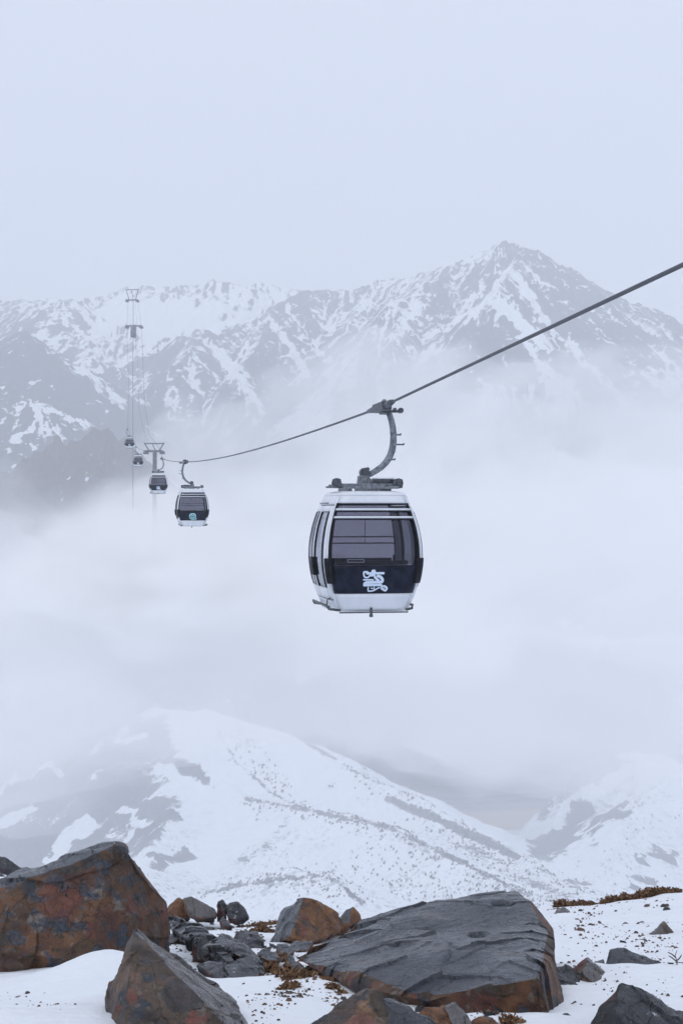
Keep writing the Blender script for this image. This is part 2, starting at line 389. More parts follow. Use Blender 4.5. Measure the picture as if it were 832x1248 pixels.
def stroke(A, pts, wid, amt, soft=0.9, w=1.0):
    qx = PXg + (wpx - PXg) * w; qy = PYg + (wpy - PYg) * w
    for a, b in zip(pts[:-1], pts[1:]):
        ddx, ddy = b[0] - a[0], b[1] - a[1]; L2 = ddx * ddx + ddy * ddy + 1e-6
        t = np.clip(((qx - a[0]) * ddx + (qy - a[1]) * ddy) / L2, 0, 1)
        d = np.hypot(qx - a[0] - t * ddx, qy - a[1] - t * ddy)
        A = np.maximum(A, amt * sstep(wid * (1 + soft), wid * (1 - soft), d)) if amt > 0 else A + amt * sstep(wid * (1 + soft), wid * (1 - soft), d)
    return A
for pts, wid in [([(-80, 900), (100, 900), (180, 900)], 40), ([(-80, 960), (150, 960)], 55), ([(-80, 1040), (90, 1040)], 60), ([(120, 985), (190, 985)], 26), ([(150, 1030), (205, 995)], 16), ([(190, 1050), (232, 1040)], 9),
                 ([(205, 925), (248, 948)], 8), ([(655, 1035), (690, 1020), (715, 985)], 15), ([(690, 960), (740, 930)], 14), ([(680, 1030), (665, 1040)], 10),
                 ([(720, 1020), (760, 985)], 7), ([(795, 1040), (815, 1050)], 9), ([(755, 1098), (760, 1092)], 7), ([(780, 1075), (800, 1070)], 6), ([(690, 1075), (710, 1079)], 4)]:
    rock = stroke(rock, pts, wid, 0.78)
for pts, wid, amt in [([(60, 1060), (110, 1000)], 5, -0.8), ([(0, 1010), (40, 985)], 5, -0.7), ([(120, 915), (150, 890)], 5, -0.6), ([(150, 905), (175, 895)], 3, -0.6), ([(120, 950), (128, 950)], 3, -0.6),
                      ([(195, 935), (215, 955), (180, 970)], 5, -0.8), ([(155, 985), (175, 1000)], 5, -0.6), ([(150, 1020), (160, 1008)], 4, -0.6), ([(500, 900), (520, 940)], 3, -0.4), ([(540, 900), (550, 930)], 3, -0.4)]:
    rock = stroke(rock, pts, wid, amt)
for pts, wid, amt, w_ in [([(500, 925), (640, 955)], 26, 0.36, 1), ([(300, 880), (400, 918)], 3, 0.36, .2), ([(700, 1000), (780, 950)], 16, 0.45, 1), ([(305, 1050), (350, 1000)], 16, 0.44, .8), ([(170, 880), (200, 920), (260, 960)], 3, 0.5, .3), ([(265, 890), (290, 930), (330, 965), (370, 985)], 2.6, 0.60, .3),
                      ([(250, 1090), (330, 1068), (400, 1068), (440, 1100)], 5, 0.57, .35), ([(300, 974), (400, 992), (480, 1010), (560, 1050), (640, 1092)], 4.5, 0.58, .3), ([(500, 1028), (600, 1085)], 7, 0.40, .5),
                      ([(300, 876), (360, 898), (405, 925), (470, 962)], 3, 0.60, .2), ([(330, 868), (400, 905), (450, 940)], 7, 0.42, .4), ([(470, 975), (520, 992), (580, 1020), (628, 1044)], 6.5, 0.70, .25), ([(560, 1030), (640, 1070), (700, 1100)], 9, 0.48, .5), ([(205, 905), (215, 935), (250, 950)], 3, 0.7, .3), ([(660, 1000), (700, 960), (740, 930), (800, 925)], 10, 0.5, .6), ([(330, 1075), (420, 1080)], 6, 0.42, .5)]:
    rock = stroke(rock, pts, wid, amt, w=w_)
speck = 0.15 + 0.85 * sstep(0.0, 0.3, fbm(Xg / 120 + 3, Yg / 120, oct=3) + 0.35 * (PXg > 620) + 0.3 * ((PXg > 220) & (PYg > 1010)))
low = grid_obj('valley_terrain', np.stack([Xg, Yg, lowH], -1), M_hill, {'rock': rock, 'speck': speck})
tag(low, kind='structure')
# dwarf bushes that follow the hill crests and dot the slopes
rs = np.random.RandomState(5); V, Fc = [], []
def lowz(x, y):
    i = int(np.clip(np.searchsorted(yy, y), 1, len(yy) - 1)); i = i if abs(yy[i] - y) < abs(yy[i - 1] - y) else i - 1
    j = int(np.clip(round((x / (y + 40) + 0.42) / 0.84 * 759), 0, 759)); return lowH[i, j]
def bush(x, y, r):
    z = lowz(x, y); k = len(V)
    for a in range(4):
        an = a * 1.57 + rs.rand(); V.append((x + r * math.cos(an) * rs.uniform(.6, 1.2), y + r * math.sin(an) * rs.uniform(.6, 1.2), z - 0.5))
    V.append((x + rs.uniform(-.3, .3) * r, y, z + r * rs.uniform(.7, 1.5)))
    V.append((x + rs.uniform(-.8, .8) * r, y - .5 * r, z + r * rs.uniform(.4, 1.0)))
    Fc.extend([(k, k + 1, k + 4), (k + 1, k + 2, k + 4), (k + 2, k + 3, k + 4), (k + 3, k, k + 4), (k, k + 1, k + 5), (k + 1, k + 2, k + 5), (k + 3, k, k + 5)])
for (pts, n, wd, rr) in [([(300, 972, 1330), (400, 990, 1230), (470, 1005, 1180), (540, 1040, 1100), (620, 1080, 1020), (700, 1120, 930)], 900, 10, 1.3), ([(430, 1010, 1150), (520, 1050, 1050), (600, 1095, 950)], 350, 14, 1.1),
                     ([(430, 935, 1400), (500, 972, 1350), (560, 1003, 1300), (610, 1035, 1230), (660, 1070, 1130)], 420, 16, 1.4), ([(560, 1010, 1270), (640, 1060, 1130), (720, 1098, 1010)], 500, 22, 1.2),
                     ([(230, 1098, 900), (300, 1073, 880), (350, 1062, 870), (400, 1068, 850), (430, 1088, 830)], 420, 9, 0.8), ([(290, 885, 1490), (310, 925, 1420), (350, 960, 1360), (400, 985, 1250)], 260, 7, 1.2), ([(330, 1010, 1150), (320, 1060, 1000)], 260, 38, 1.0),
                     ([(832, 942, 1560), (790, 965, 1500), (755, 1005, 1400)], 260, 22, 1.3), ([(760, 1040, 1280), (820, 1080, 1150)], 200, 50, 1.1), ([(420, 1030, 1080), (520, 1080, 980)], 300, 45, 0.8)]:
    W3 = [P(*q) for q in pts]
    for _ in range(int(n * 0.85)):
        i = rs.randint(len(W3) - 1); p = W3[i].lerp(W3[i + 1], rs.rand()); bush(p.x + rs.normal() * wd, p.y + rs.normal() * wd, rr * rs.uniform(.5, 1.4))
s = Mat('bush_twigs'); M_bush = s.finish(s.mix(s.noise(s.geo(), 0.3, 3), (0.055, 0.055, 0.065), (0.14, 0.14, 0.15)), 0.9)
tag(mesh_obj('hillside_shrubs', V, Fc, M_bush), kind='stuff')
# the terraced embankment across the valley, grey banks over a tan apron
def bench(name, pts, dz, dy, mat):
    V, Fc = [], []
    for (px, py, Y) in pts:
        p = P(px, py, Y); V += [p, p + Vector((0, -dy, -dz)), p + Vector((0, -dy, -dz - 40)), p + Vector((0, 60, -dz - 40)), p + Vector((0, 60, 0))]
    for i in range(len(pts) - 1):
        for k in range(5): Fc.append((i * 5 + k, i * 5 + (k + 1) % 5, (i + 1) * 5 + (k + 1) % 5, (i + 1) * 5 + k))
    Fc += [(4, 3, 2, 1, 0), tuple((len(pts) - 1) * 5 + k for k in range(5))]
    return tag(mesh_obj(name, V, Fc, mat), kind='structure')
s = Mat('embankment_grey'); g = s.geo(); M_eb = s.finish(s.mix(s.noise(s.scaled(g, (.1, .1, 3)), 0.12, 4), (0.16, 0.17, 0.20), (0.42, 0.44, 0.48)), 0.9)
s = Mat('embankment_tan'); g = s.geo(); M_et = s.finish(s.mix(s.noise(s.scaled(g, (.1, .1, 2)), 0.1, 4), (0.42, 0.34, 0.26), (0.58, 0.51, 0.43)), 0.9)
for i in range(3):
    bench('embankment', [(500, 968 + 7 * i, 2150 - 20 * i), (560, 967 + 7 * i, 2150 - 20 * i), (620, 964 + 7 * i, 2150 - 20 * i), (690, 959 + 7 * i, 2150 - 20 * i)], 8.5, 12, M_eb)
bench('embankment', [(510, 992, 2085), (560, 992, 2085), (620, 989, 2085), (685, 985, 2085)], 13, 40, M_et)
# the low ground that everything stands on, out to the horizon
s = Mat('valley_snow'); M_plain = s.finish(s.mix(s.noise(s.geo(), 0.004, 5), (0.70, 0.74, 0.80), SNOW), 0.9)
n_ = 40; xs = np.linspace(-9000, 9000, n_); ys = np.linspace(-3000, 12000, n_); XX, YY = np.meshgrid(xs, ys)
pl = grid_obj('ground', np.stack([XX, YY, np.full(XX.shape, -480.0) + fbm(XX / 900, YY / 900) * 8], -1), M_plain); tag(pl, kind='structure')

# ---- air and cloud
HZ_LO, HZ_HI = -500.0, 1010.0
def box_obj(name, lo, hi, mat, parent=None):
    v = [(x, y, z) for z in (lo[2], hi[2]) for y in (lo[1], hi[1]) for x in (lo[0], hi[0])]
    f = [(0, 2, 3, 1), (4, 5, 7, 6), (0, 1, 5, 4), (2, 6, 7, 3), (0, 4, 6, 2), (1, 3, 7, 5)]
    return mesh_obj(name, v, f, mat, parent)
hz = box_obj('haze', (-9100, -3100, HZ_LO), (9100, 12100, HZ_HI), volume_mat('air', 0.00039, (0.948, 0.970, 1.0)))
tag(hz, kind='stuff')

def cloud_bank(name, Yc, hmax, dens, top, bot, soft_t, soft_b, seed, pxr=(-350, 1180), col=(1.0, 1.0, 1.0), wob=1.0, cells=(150, 110), vary=0.8):
    """a bank of mist: a closed body whose thickness tapers to nothing towards its rim"""
    k = Yc / F
    x = (np.linspace(pxr[0], pxr[1], cells[0]) - 416) * k
    zt = (624 - min(p[1] for p in top) + soft_t * 1.3) * k; zb = (624 - max(p[1] for p in bot) - soft_b * 1.3) * k
    z = np.linspace(zb, zt, cells[1])
    X, Z = np.meshgrid(x, z); PX = X / k + 416; PY = 624 - Z / k
    n1 = fbm(PX / 130 + seed, PY / 70, oct=4); n2 = fbm(PX / 60, PY / 38 + seed, oct=4)
    T = interp(top, PX) + wob * (n1 * 60 + n2 * 22); B = interp(bot, PX) + wob * (fbm(PX / 170 - seed, PY / 90, oct=3) * 50)
    h = sstep(0, 1, (PY - T) / soft_t + 0.5) * sstep(0, 1, (B - PY) / soft_b + 0.5)
    h = h * np.clip(0.85 + vary * fbm(PX / 150, PY / 60 + seed * 2, oct=4), 0.05, 2)
    edge = np.minimum.reduce([sstep(x[0], x[0] + 60 * k, X), sstep(x[-1], x[-1] - 60 * k, X), sstep(z[0], z[0] + 12 * k, Z), sstep(z[-1], z[-1] - 12 * k, Z)])
    h = np.clip(h * edge, 0, 2) * hmax
    n, m = X.shape
    V = np.concatenate([np.stack([X, Yc - h, Z], -1).reshape(-1, 3), np.stack([X, Yc + h + 0.02, Z], -1).reshape(-1, 3)])
    idx = np.arange(n * m).reshape(n, m)
    f = np.stack([idx[:-1, :-1], idx[:-1, 1:], idx[1:, 1:], idx[1:, :-1]], -1).reshape(-1, 4)
    fb = f[:, ::-1] + n * m
    rim = []
    loop = list(idx[0, :]) + list(idx[1:, -1]) + list(idx[-1, :-1][::-1]) + list(idx[1:-1, 0][::-1])
    for a, b in zip(loop, loop[1:] + loop[:1]): rim.append((b, a, a + n * m, b + n * m))
    me = bpy.data.meshes.new(name)
    me.from_pydata(V.tolist(), [], f.tolist() + fb.tolist() + rim)
    me.materials.append(volume_mat(name + '_mist', dens, col)); me.update()
    o = link(bpy.data.objects.new(name, me)); return tag(o, kind='stuff')

cloud_bank('cloud_bank', 2330, 290, 0.0052,
           [(-350, 610), (0, 600), (100, 585), (160, 560), (230, 530), (300, 512), (340, 478), (400, 442), (470, 438), (550, 455), (610, 485), (660, 492), (700, 472), (760, 460), (832, 455), (1180, 450)],
           [(-350, 840), (300, 830), (500, 770), (640, 765), (832, 775), (1180, 790)], 110, 150, 2.0)
cloud_bank('cloud_bank', 480, 200, 0.0075,
           [(-350, 660), (0, 655), (100, 660), (170, 650), (300, 620), (400, 590), (600, 560), (832, 560), (1180, 550)],
           [(-350, 945), (0, 940), (110, 905), (200, 858), (300, 835), (500, 880), (640, 892), (832, 892), (1180, 900)], 190, 190, 5.0)
cloud_bank('cloud_bank', 232, 30, 0.095,
           [(-400, 760), (0, 735), (95, 670), (140, 640), (190, 632), (260, 655), (360, 730), (620, 800)], [(-400, 770), (0, 770), (180, 800), (360, 770), (620, 800)], 130, 150, 8.0, pxr=(-400, 640), cells=(130, 60), wob=0.45)
cloud_bank('cloud_bank', 600, 90, 0.0020,
           [(-350, 860), (1180, 860)], [(-350, 1130), (0, 1110), (400, 1080), (832, 1100), (1180, 1100)], 160, 180, 14.0, cells=(110, 80), vary=0.9)
# ================================================================== THE NEAR CREST
GA, GB = -0.773, -0.235
def gplane(Y): return GA + GB * Y if Y > 5.2 else GA + GB * 5.2 + (5.2 - Y) * 0.06
def gY(py):    return -GA / ((py - 624) / F + GB)
DRIFTS = []   # (x, y, height, rx, ry)
def drift(px, py, Yd, h, rx, ry):
    p = P(px, py, Yd); DRIFTS.append((p.x, Yd, h, rx, ry))
drift(140, 0, 7.5, 0.17, 0.34, 0.55); drift(60, 0, 7.4, 0.05, 0.7, 0.5); drift(160, 0, 6.5, 0.10, 0.25, 0.6)
drift(-10, 0, 15.0, 0.50, 0.9, 1.6); drift(340, 0, 6.4, 0.05, 0.35, 0.5); drift(310, 0, 9.6, 0.0, 0.6, 0.5)
drift(390, 0, 7.5, 0.05, 0.35, 0.5); drift(820, 0, 7.5, 0.08, 0.5, 0.8); drift(700, 0, 8.0, 0.05, 0.5, 0.7); drift(20, 0, 5.9, 0.05, 0.8, 0.5)
def ground_z(X, Y):
    X = np.asarray(X, float); Y = np.asarray(Y, float)
    Z = np.where(Y > 5.2, GA + GB * Y, GA + GB * 5.2 + (5.2 - Y) * 0.06)
    Z = Z + fbm(X / 1.6 + 3, Y / 1.6, oct=4) * 0.10 + fbm(X / 0.4, Y / 0.25 + 8, oct=4) * 0.022
    for (x, y, h, rx, ry) in DRIFTS: Z = Z + h * np.exp(-((X - x) / rx) ** 2 - ((Y - y) / ry) ** 2)
    Z = Z + sstep(9, 16, Y) * (0.20 * sstep(1.5, 4.5, X) - 0.10 * sstep(1.2, -1.5, X))
    yc = 16.2 + fbm(X / 2.5, X * 0 + 2.2, oct=3) * 0.9
    return Z - np.clip(Y - yc, 0, None) ** 2 * 0.16
ys_ = np.concatenate([np.linspace(-6, 5.2, 30)[:-1], np.linspace(5.2, 11, 260)[:-1], np.linspace(11, 21.0, 150)])
us_ = np.linspace(-1, 1, 420)
Yn, Un = np.meshgrid(ys_, us_, indexing='ij'); Xn = Un * (1.9 + 0.36 * np.abs(Yn) )
Zn = ground_z(Xn, Yn)
s = Mat('near_snow'); g = s.geo()
b1 = s.noise(s.scaled(g, (1, 1.8, 1), (0, 0, 0.4)), 4.0, 6, 0.62); b2 = s.noise(g, 45, 5, 0.75)
nb = s.bump(b2, 0.5, 0.006, s.bump(b1, 0.7, 0.05))
snc = s.mix(s.noise(g, 1.5, 4), (0.70, 0.735, 0.79), (0.80, 0.83, 0.87))
# grit and dead stalks poking through
vv = s.voro(s.scaled(g, (1, 0.55, 1)), 7.0); gr = s.math('MULTIPLY', s.gray(vv, 0.13, 0.07), s.gray(s.noise(g, 0.9, 3), 0.52, 0.62))
snc = s.mix(s.math('MULTIPLY', gr, 0.85), snc, (0.10, 0.09, 0.085))
M_snow = s.finish(snc, 0.75, nb, Specular_IOR_Level=0.25)
tag(grid_obj('snow_ground', np.stack([Xn, Yn, Zn], -1), M_snow), kind='structure')

# ------------------------------------------------------------------ boulders
def stone_mat(name, side, lich=0.5, dark=1.0, clasts=9.0, top_col=((0.040, 0.047, 0.062), (0.115, 0.125, 0.15)), pits=0.3, seed=0.0, dent_shade=0.0, flecks=0.0, layer=(1, 1, 5)):
    """slate grey weathered top, coarse brown conglomerate on broken sides"""
    s = Mat(name); g = s.scaled(s.obj(), (1, 1, 1)); 
    mpn = s.node('ShaderNodeMapping'); mpn.inputs['Location'].default_value = (seed * 3.1, seed * 1.7, seed * 5.3); s.link(g, mpn.inputs[0]); g = mpn.outputs[0]
    top = s.attr('top')
    # distorted coordinates so that pebbles are not round cells
    nd = s.node('ShaderNodeTexNoise'); nd.inputs['Scale'].default_value = 7; nd.inputs['Detail'].default_value = 3; s.link(g, nd.inputs['Vector'])
    vm = s.node('ShaderNodeVectorMath'); vm.operation = 'MULTIPLY_ADD'; s.link(nd.outputs[1], vm.inputs[0]); vm.inputs[1].default_value = (0.13,) * 3; s.link(g, vm.inputs[2])
    gd = vm.outputs[0]
    big = s.noise(g, 2.6, 4, 0.6); med = s.noise(g, 11, 5, 0.65); fin = s.noise(g, 55, 5, 0.7)
    base = s.ramp(big, [(0.30, side[0]), (0.45, side[1]), (0.55, side[2]), (0.70, side[3])])
    # pebbles of two sizes
    vc = s.node('ShaderNodeTexVoronoi'); vc.inputs['Scale'].default_value = clasts; s.link(gd, vc.inputs['Vector'])
    sp = s.node('ShaderNodeSeparateColor'); s.link(vc.outputs['Color'], sp.inputs[0])
    pc = s.ramp(sp.outputs[0], [(0.0, side[1]), (0.22, (0.20, 0.065, 0.048)), (0.4, side[2]), (0.52, (0.22, 0.19, 0.165)), (0.66, (0.055, 0.04, 0.03)), (0.80, (0.028, 0.045, 0.070)), (1.0, (0.20, 0.115, 0.07))], 'CONSTANT')
    has = s.math('MULTIPLY', s.gray(vc.outputs['Distance'], 0.60, 0.46), s.gray(sp.outputs[1], 0.34, 0.42))
    col = s.mix(s.math('MULTIPLY', has, 0.9), base, pc)
    vc2 = s.node('ShaderNodeTexVoronoi'); vc2.inputs['Scale'].default_value = clasts * 3.3; s.link(gd, vc2.inputs['Vector'])
    sp2 = s.node('ShaderNodeSeparateColor'); s.link(vc2.outputs['Color'], sp2.inputs[0])
    pc2 = s.ramp(sp2.outputs[0], [(0.0, (0.21, 0.17, 0.14)), (0.3, side[0]), (0.5, side[3]), (0.7, (0.12, 0.10, 0.09)), (1.0, (0.17, 0.08, 0.05))], 'CONSTANT')
    has2 = s.math('MULTIPLY', s.gray(vc2.outputs['Distance'], 0.55, 0.35), s.gray(sp2.outputs[1], 0.55, 0.65))
    col = s.mix(s.math('MULTIPLY', has2, 0.8), col, pc2)
    vb = s.node('ShaderNodeTexVoronoi'); vb.inputs['Scale'].default_value = clasts * 0.42; s.link(gd, vb.inputs['Vector'])
    sb = s.node('ShaderNodeSeparateColor'); s.link(vb.outputs['Color'], sb.inputs[0])
    bcol = s.ramp(sb.outputs[2], [(0.0, side[0]), (0.2, (side[2][0] * 1.1, side[2][1] * 0.75, side[2][2] * 1.2)), (0.42, side[1]), (0.58, (0.022, 0.032, 0.048)), (0.74, side[3]), (1.0, (side[2][0] * 1.2, side[2][1] * 1.3, side[2][2] * 1.5))], 'CONSTANT')
    col = s.mix(s.math('MULTIPLY', s.gray(s.math('ADD', vb.outputs['Distance'], s.math('MULTIPLY', med, 0.25)), 0.66, 0.58), 0.62), col, bcol)
    # blue-grey lichen crusts
    lf = s.math('MULTIPLY', s.gray(s.noise(g, 6.5, 9, 0.70, 0.3), 0.60 - 0.10 * lich, 0.625 - 0.10 * lich), 0.85 * min(1, lich * 1.6))
    col = s.mix(lf, col, s.mix(s.gray(fin, .35, .65), (0.016, 0.026, 0.045), (0.075, 0.10, 0.135)))
    col = s.mix(s.gray(med, 0.35, 0.65), s.mix(1.0, col, (0.60, 0.57, 0.55), 'MULTIPLY'), col)
    # bedded slate
    gl = s.scaled(g, layer, (0.2, 0.15, 0))
    lay = s.noise(gl, 6, 6, 0.65, 0.4); lay2 = s.noise(gl, 22, 4, 0.6)
    tcx = s.mix(s.math('ADD', s.math('MULTIPLY', lay, 0.6), s.math('MULTIPLY', fin, 0.4)), top_col[0], top_col[1])
    crack = s.gray(s.voro(gd, 3.0, 'DISTANCE_TO_EDGE'), 0.0, 0.014)
    tcx = s.mix(crack, s.mix(1.0, tcx, (0.35, 0.34, 0.34), 'MULTIPLY'), tcx)
    tcx = s.mix(s.math('MULTIPLY', s.gray(s.noise(g, 3.7, 5, 0.7), 0.58, 0.70), 0.55), tcx, (0.085, 0.058, 0.042))
    dent = s.gray(s.voro(s.scaled(gd, (1, 1, 0.4)), 13), 0.10, 0.22)  # dents without relief: their shade is put into the top colour as dark spots
    tcx = s.mix(dent, s.mix(1.0, tcx, (1 - dent_shade, 1 - dent_shade, 1 - dent_shade), 'MULTIPLY'), tcx)
    tf = s.gray(s.math('ADD', top, s.math('MULTIPLY', s.math('SUBTRACT', med, 0.5), 0.5)), 0.42, 0.56)
    c = s.mix(tf, col, tcx)
    c = s.mix(1.0, c, (dark, dark, dark), 'MULTIPLY')
    pit = s.gray(s.voro(s.scaled(g, (1, 1, 0.5)), 17), 0.05, 0.32)
    h = s.math('ADD', s.math('MULTIPLY', med, 0.5), s.math('MULTIPLY', fin, 0.28))
    h = s.math('ADD', h, s.math('MULTIPLY', lay2, 0.22))
    h = s.math('ADD', h, s.math('MULTIPLY', has, 0.25)); h = s.math('ADD', h, s.math('MULTIPLY', crack, 0.25)); h = s.math('ADD', h, s.math('MULTIPLY', pit, pits))
    rough = s.gray(s.math('ADD', tf, s.math('MULTIPLY', fin, 0.4)), 0.0, 1.4, 0.66, 0.24)
    grain = s.noise(g, 170, 4, 0.75)
    c = s.mix(s.gray(grain, 0.40, 0.66), s.mix(1.0, c, (0.62, 0.62, 0.62), 'MULTIPLY'), c)
    if flecks: c = s.mix(s.math('MULTIPLY', s.gray(s.noise(g, 16, 7, 0.75), 0.62, 0.66), s.math('MULTIPLY', tf, flecks)), c, (0.72, 0.75, 0.80))
    ck = s.gray(s.voro(s.scaled(gd, (1, 1, 1.6), (0.5, 0.3, 0.2)), 5.5, 'DISTANCE_TO_EDGE'), 0.0, 0.010); ckm = s.gray(s.noise(g, 2.0, 3), 0.48, 0.56)
    ckx = s.math('MULTIPLY', s.math('SUBTRACT', 1.0, ck), ckm)
    c = s.mix(ckx, c, (0.008, 0.007, 0.007)); h = s.math('SUBTRACT', h, s.math('MULTIPLY', ckx, 0.5)); h = s.math('ADD', h, s.math('MULTIPLY', grain, 0.10))
    return s.finish(c, rough, s.bump(h, 1.0, 0.018), Specular_IOR_Level=0.5)
BRN = ((0.034, 0.021, 0.012), (0.115, 0.056, 0.025), (0.18, 0.078, 0.031), (0.10, 0.035, 0.022))
GRYB = ((0.065, 0.046, 0.036), (0.14, 0.095, 0.070), (0.20, 0.122, 0.085), (0.095, 0.080, 0.072))
ORG = ((0.06, 0.028, 0.013), (0.21, 0.090, 0.030), (0.31, 0.135, 0.042), (0.14, 0.058, 0.024))
SLT = ((0.022, 0.025, 0.032), (0.045, 0.050, 0.062), (0.07, 0.078, 0.092), (0.055, 0.045, 0.04))
M_cong = stone_mat('conglomerate', BRN, 0.72, clasts=8.5, pits=0.5, dent_shade=0.55, top_col=((0.055, 0.062, 0.078), (0.15, 0.162, 0.19)))
M_cong2 = stone_mat('grey_brown_conglomerate', GRYB, 0.35, clasts=11, seed=3, top_col=((0.06, 0.058, 0.065), (0.17, 0.155, 0.155)), layer=(4, 1, 4))
M_slab = stone_mat('wet_slate_slab', BRN, 0.2, seed=5, layer=(3, 5, 7), top_col=((0.018, 0.023, 0.034), (0.066, 0.078, 0.104)))
M_orange = stone_mat('rusty_stone', ORG, 0.35, clasts=14, seed=7)
M_slate = stone_mat('dark_slate', SLT, 0.0, clasts=6, seed=9, flecks=0.5, layer=(2, 3, 9), top_col=((0.026, 0.030, 0.040), (0.085, 0.095, 0.115)))
TAN = ((0.085, 0.06, 0.04), (0.19, 0.115, 0.065), (0.26, 0.15, 0.085), (0.13, 0.11, 0.09))
M_tan = stone_mat('tan_stone', TAN, 0.15, clasts=10, seed=15)
M_black = stone_mat('blackish_slate', ((0.008, 0.009, 0.012), (0.016, 0.018, 0.023), (0.026, 0.028, 0.035), (0.014, 0.014, 0.017)), 0.0, clasts=6, seed=12, flecks=0.6, layer=(5, 2, 6), top_col=((0.012, 0.014, 0.019), (0.036, 0.040, 0.052)))

def vnormals(V, T):
    n = np.cross(V[T[:, 1]] - V[T[:, 0]], V[T[:, 2]] - V[T[:, 0]])
    N = np.zeros_like(V)
    for k in range(3): np.add.at(N, T[:, k], n)
    return N / (np.linalg.norm(N, axis=1)[:, None] + 1e-12)

def stone_mesh(pts, edge, seed, rough=1.0, topdir=(0, -0.2, 1), tlo=0.35, thi=0.7, smooth_it=3, strata=0.0, flake=1.0):
    c = sum(pts, Vector()) / len(pts)
    bm = bmesh.new()
    for p in pts: bm.verts.new(p - c)
    r = bmesh.ops.convex_hull(bm, input=bm.verts)
    bmesh.ops.delete(bm, geom=list({v for v in r['geom_interior'] if isinstance(v, bmesh.types.BMVert)} | {v for v in r['geom_unused'] if isinstance(v, bmesh.types.BMVert)}), context='VERTS')
    size = max((v.co.length for v in bm.verts)) * 2
    bmesh.ops.triangulate(bm, faces=bm.faces[:])
    for _ in range(6):
        es = [e for e in bm.edges if e.calc_length() > size * 0.2]
        if not es: break
        bmesh.ops.subdivide_edges(bm, edges=es, cuts=1); bmesh.ops.triangulate(bm, faces=bm.faces[:])
    bmesh.ops.recalc_face_normals(bm, faces=bm.faces[:])
    bm.verts.index_update()
    V0 = np.array([v.co[:] for v in bm.verts]); T0 = np.array([[v.index for v in f.verts] for f in bm.faces]); bm.free()
    n = max(2, int(round(size * 0.2 / edge)))
    # barycentric subdivision, identical along shared edges
    ij = [(i, j) for i in range(n + 1) for j in range(n + 1 - i)]
    W = np.array([(1 - (i + j) / n, i / n, j / n) for i, j in ij]); id_ = {q: k for k, q in enumerate(ij)}
    loc = []
    for i in range(n):
        for j in range(n - i):
            loc.append((id_[i, j], id_[i + 1, j], id_[i, j + 1]))
            if i + j < n - 1: loc.append((id_[i + 1, j], id_[i + 1, j + 1], id_[i, j + 1]))
    loc = np.array(loc)
    A = np.einsum('wk,tkc->twc', W, V0[T0]).reshape(-1, 3)
    TT = (loc[None] + (np.arange(len(T0)) * len(W))[:, None, None]).reshape(-1, 3)
    key = np.round(A / (edge * 0.01)).astype(np.int64)
    _, first, inv = np.unique(key, axis=0, return_index=True, return_inverse=True); inv = inv.reshape(-1)
    V = A[first]; T = inv[TT]; T = T[(T[:, 0] != T[:, 1]) & (T[:, 1] != T[:, 2]) & (T[:, 0] != T[:, 2])]
    E = np.concatenate([T[:, [0, 1]], T[:, [1, 2]], T[:, [2, 0]]]); deg = np.bincount(E.reshape(-1), minlength=len(V)).astype(float)
    def lap(A):
        S = np.zeros_like(A)
        for a, b in ((0, 1), (1, 0)): np.add.at(S, E[:, a], A[E[:, b]])
        return S / (deg[:, None] + 1e-9)
    for _ in range(smooth_it): V = V * 0.4 + lap(V) * 0.6
    N = vnormals(V, T); so = seed * 13.7
    x, y, z = (V / size).T
    d = fbm(x * 3 + so, y * 3, z * 3, oct=3) * 0.045 - np.abs(noise3(x * 4.2 + so, y * 4.2 + 5, z * 4.2)) * 0.035
    d = d + ridged(x * 9 + so, y * 9, z * 9 + 2, oct=4) * 0.010 + fbm(x * 26, y * 26 + so, z * 26, oct=3) * 0.007
    # broken facets: every cell of the surface is cut to its own slightly tilted level
    Q = V / size; Q = Q + np.stack([noise3(x * 6 + k * 9.1, y * 6, z * 6 + so) for k in range(3)], -1) * 0.035
    rf = np.random.RandomState(int(seed * 31) % 9999)
    for nc, lev, tilt in ((26, 0.011, 0.085), (120, 0.0045, 0.075)):
        sd = V[rf.randint(0, len(V), nc)] / size; dr = rf.normal(size=(nc, 3)); dr /= np.linalg.norm(dr, axis=1)[:, None]; lv = rf.uniform(-1, 1, nc)
        best = np.full(len(V), 1e9); which = np.zeros(len(V), int)
        for k in range(nc):
            dd = ((Q - sd[k]) ** 2).sum(1); m_ = dd < best; best[m_] = dd[m_]; which[m_] = k
        d = d + flake * (lv[which] * lev + ((Q - sd[which]) * dr[which]).sum(1) * tilt)
    if strata: d = d + (np.abs(((z * 1.0 + y * 0.3 + fbm(x * 5, y * 5, z * 5, oct=2) * 0.08) * 16) % 1.0 - 0.5) - 0.25) * 0.012 * strata
    V = V + N * (d * size * rough)[:, None]
    td = np.array(topdir, float); td /= np.linalg.norm(td)
    N2 = lap(lap(lap(N)))
    top = sstep(tlo, thi, N2 @ td)
    return c, V, T, top

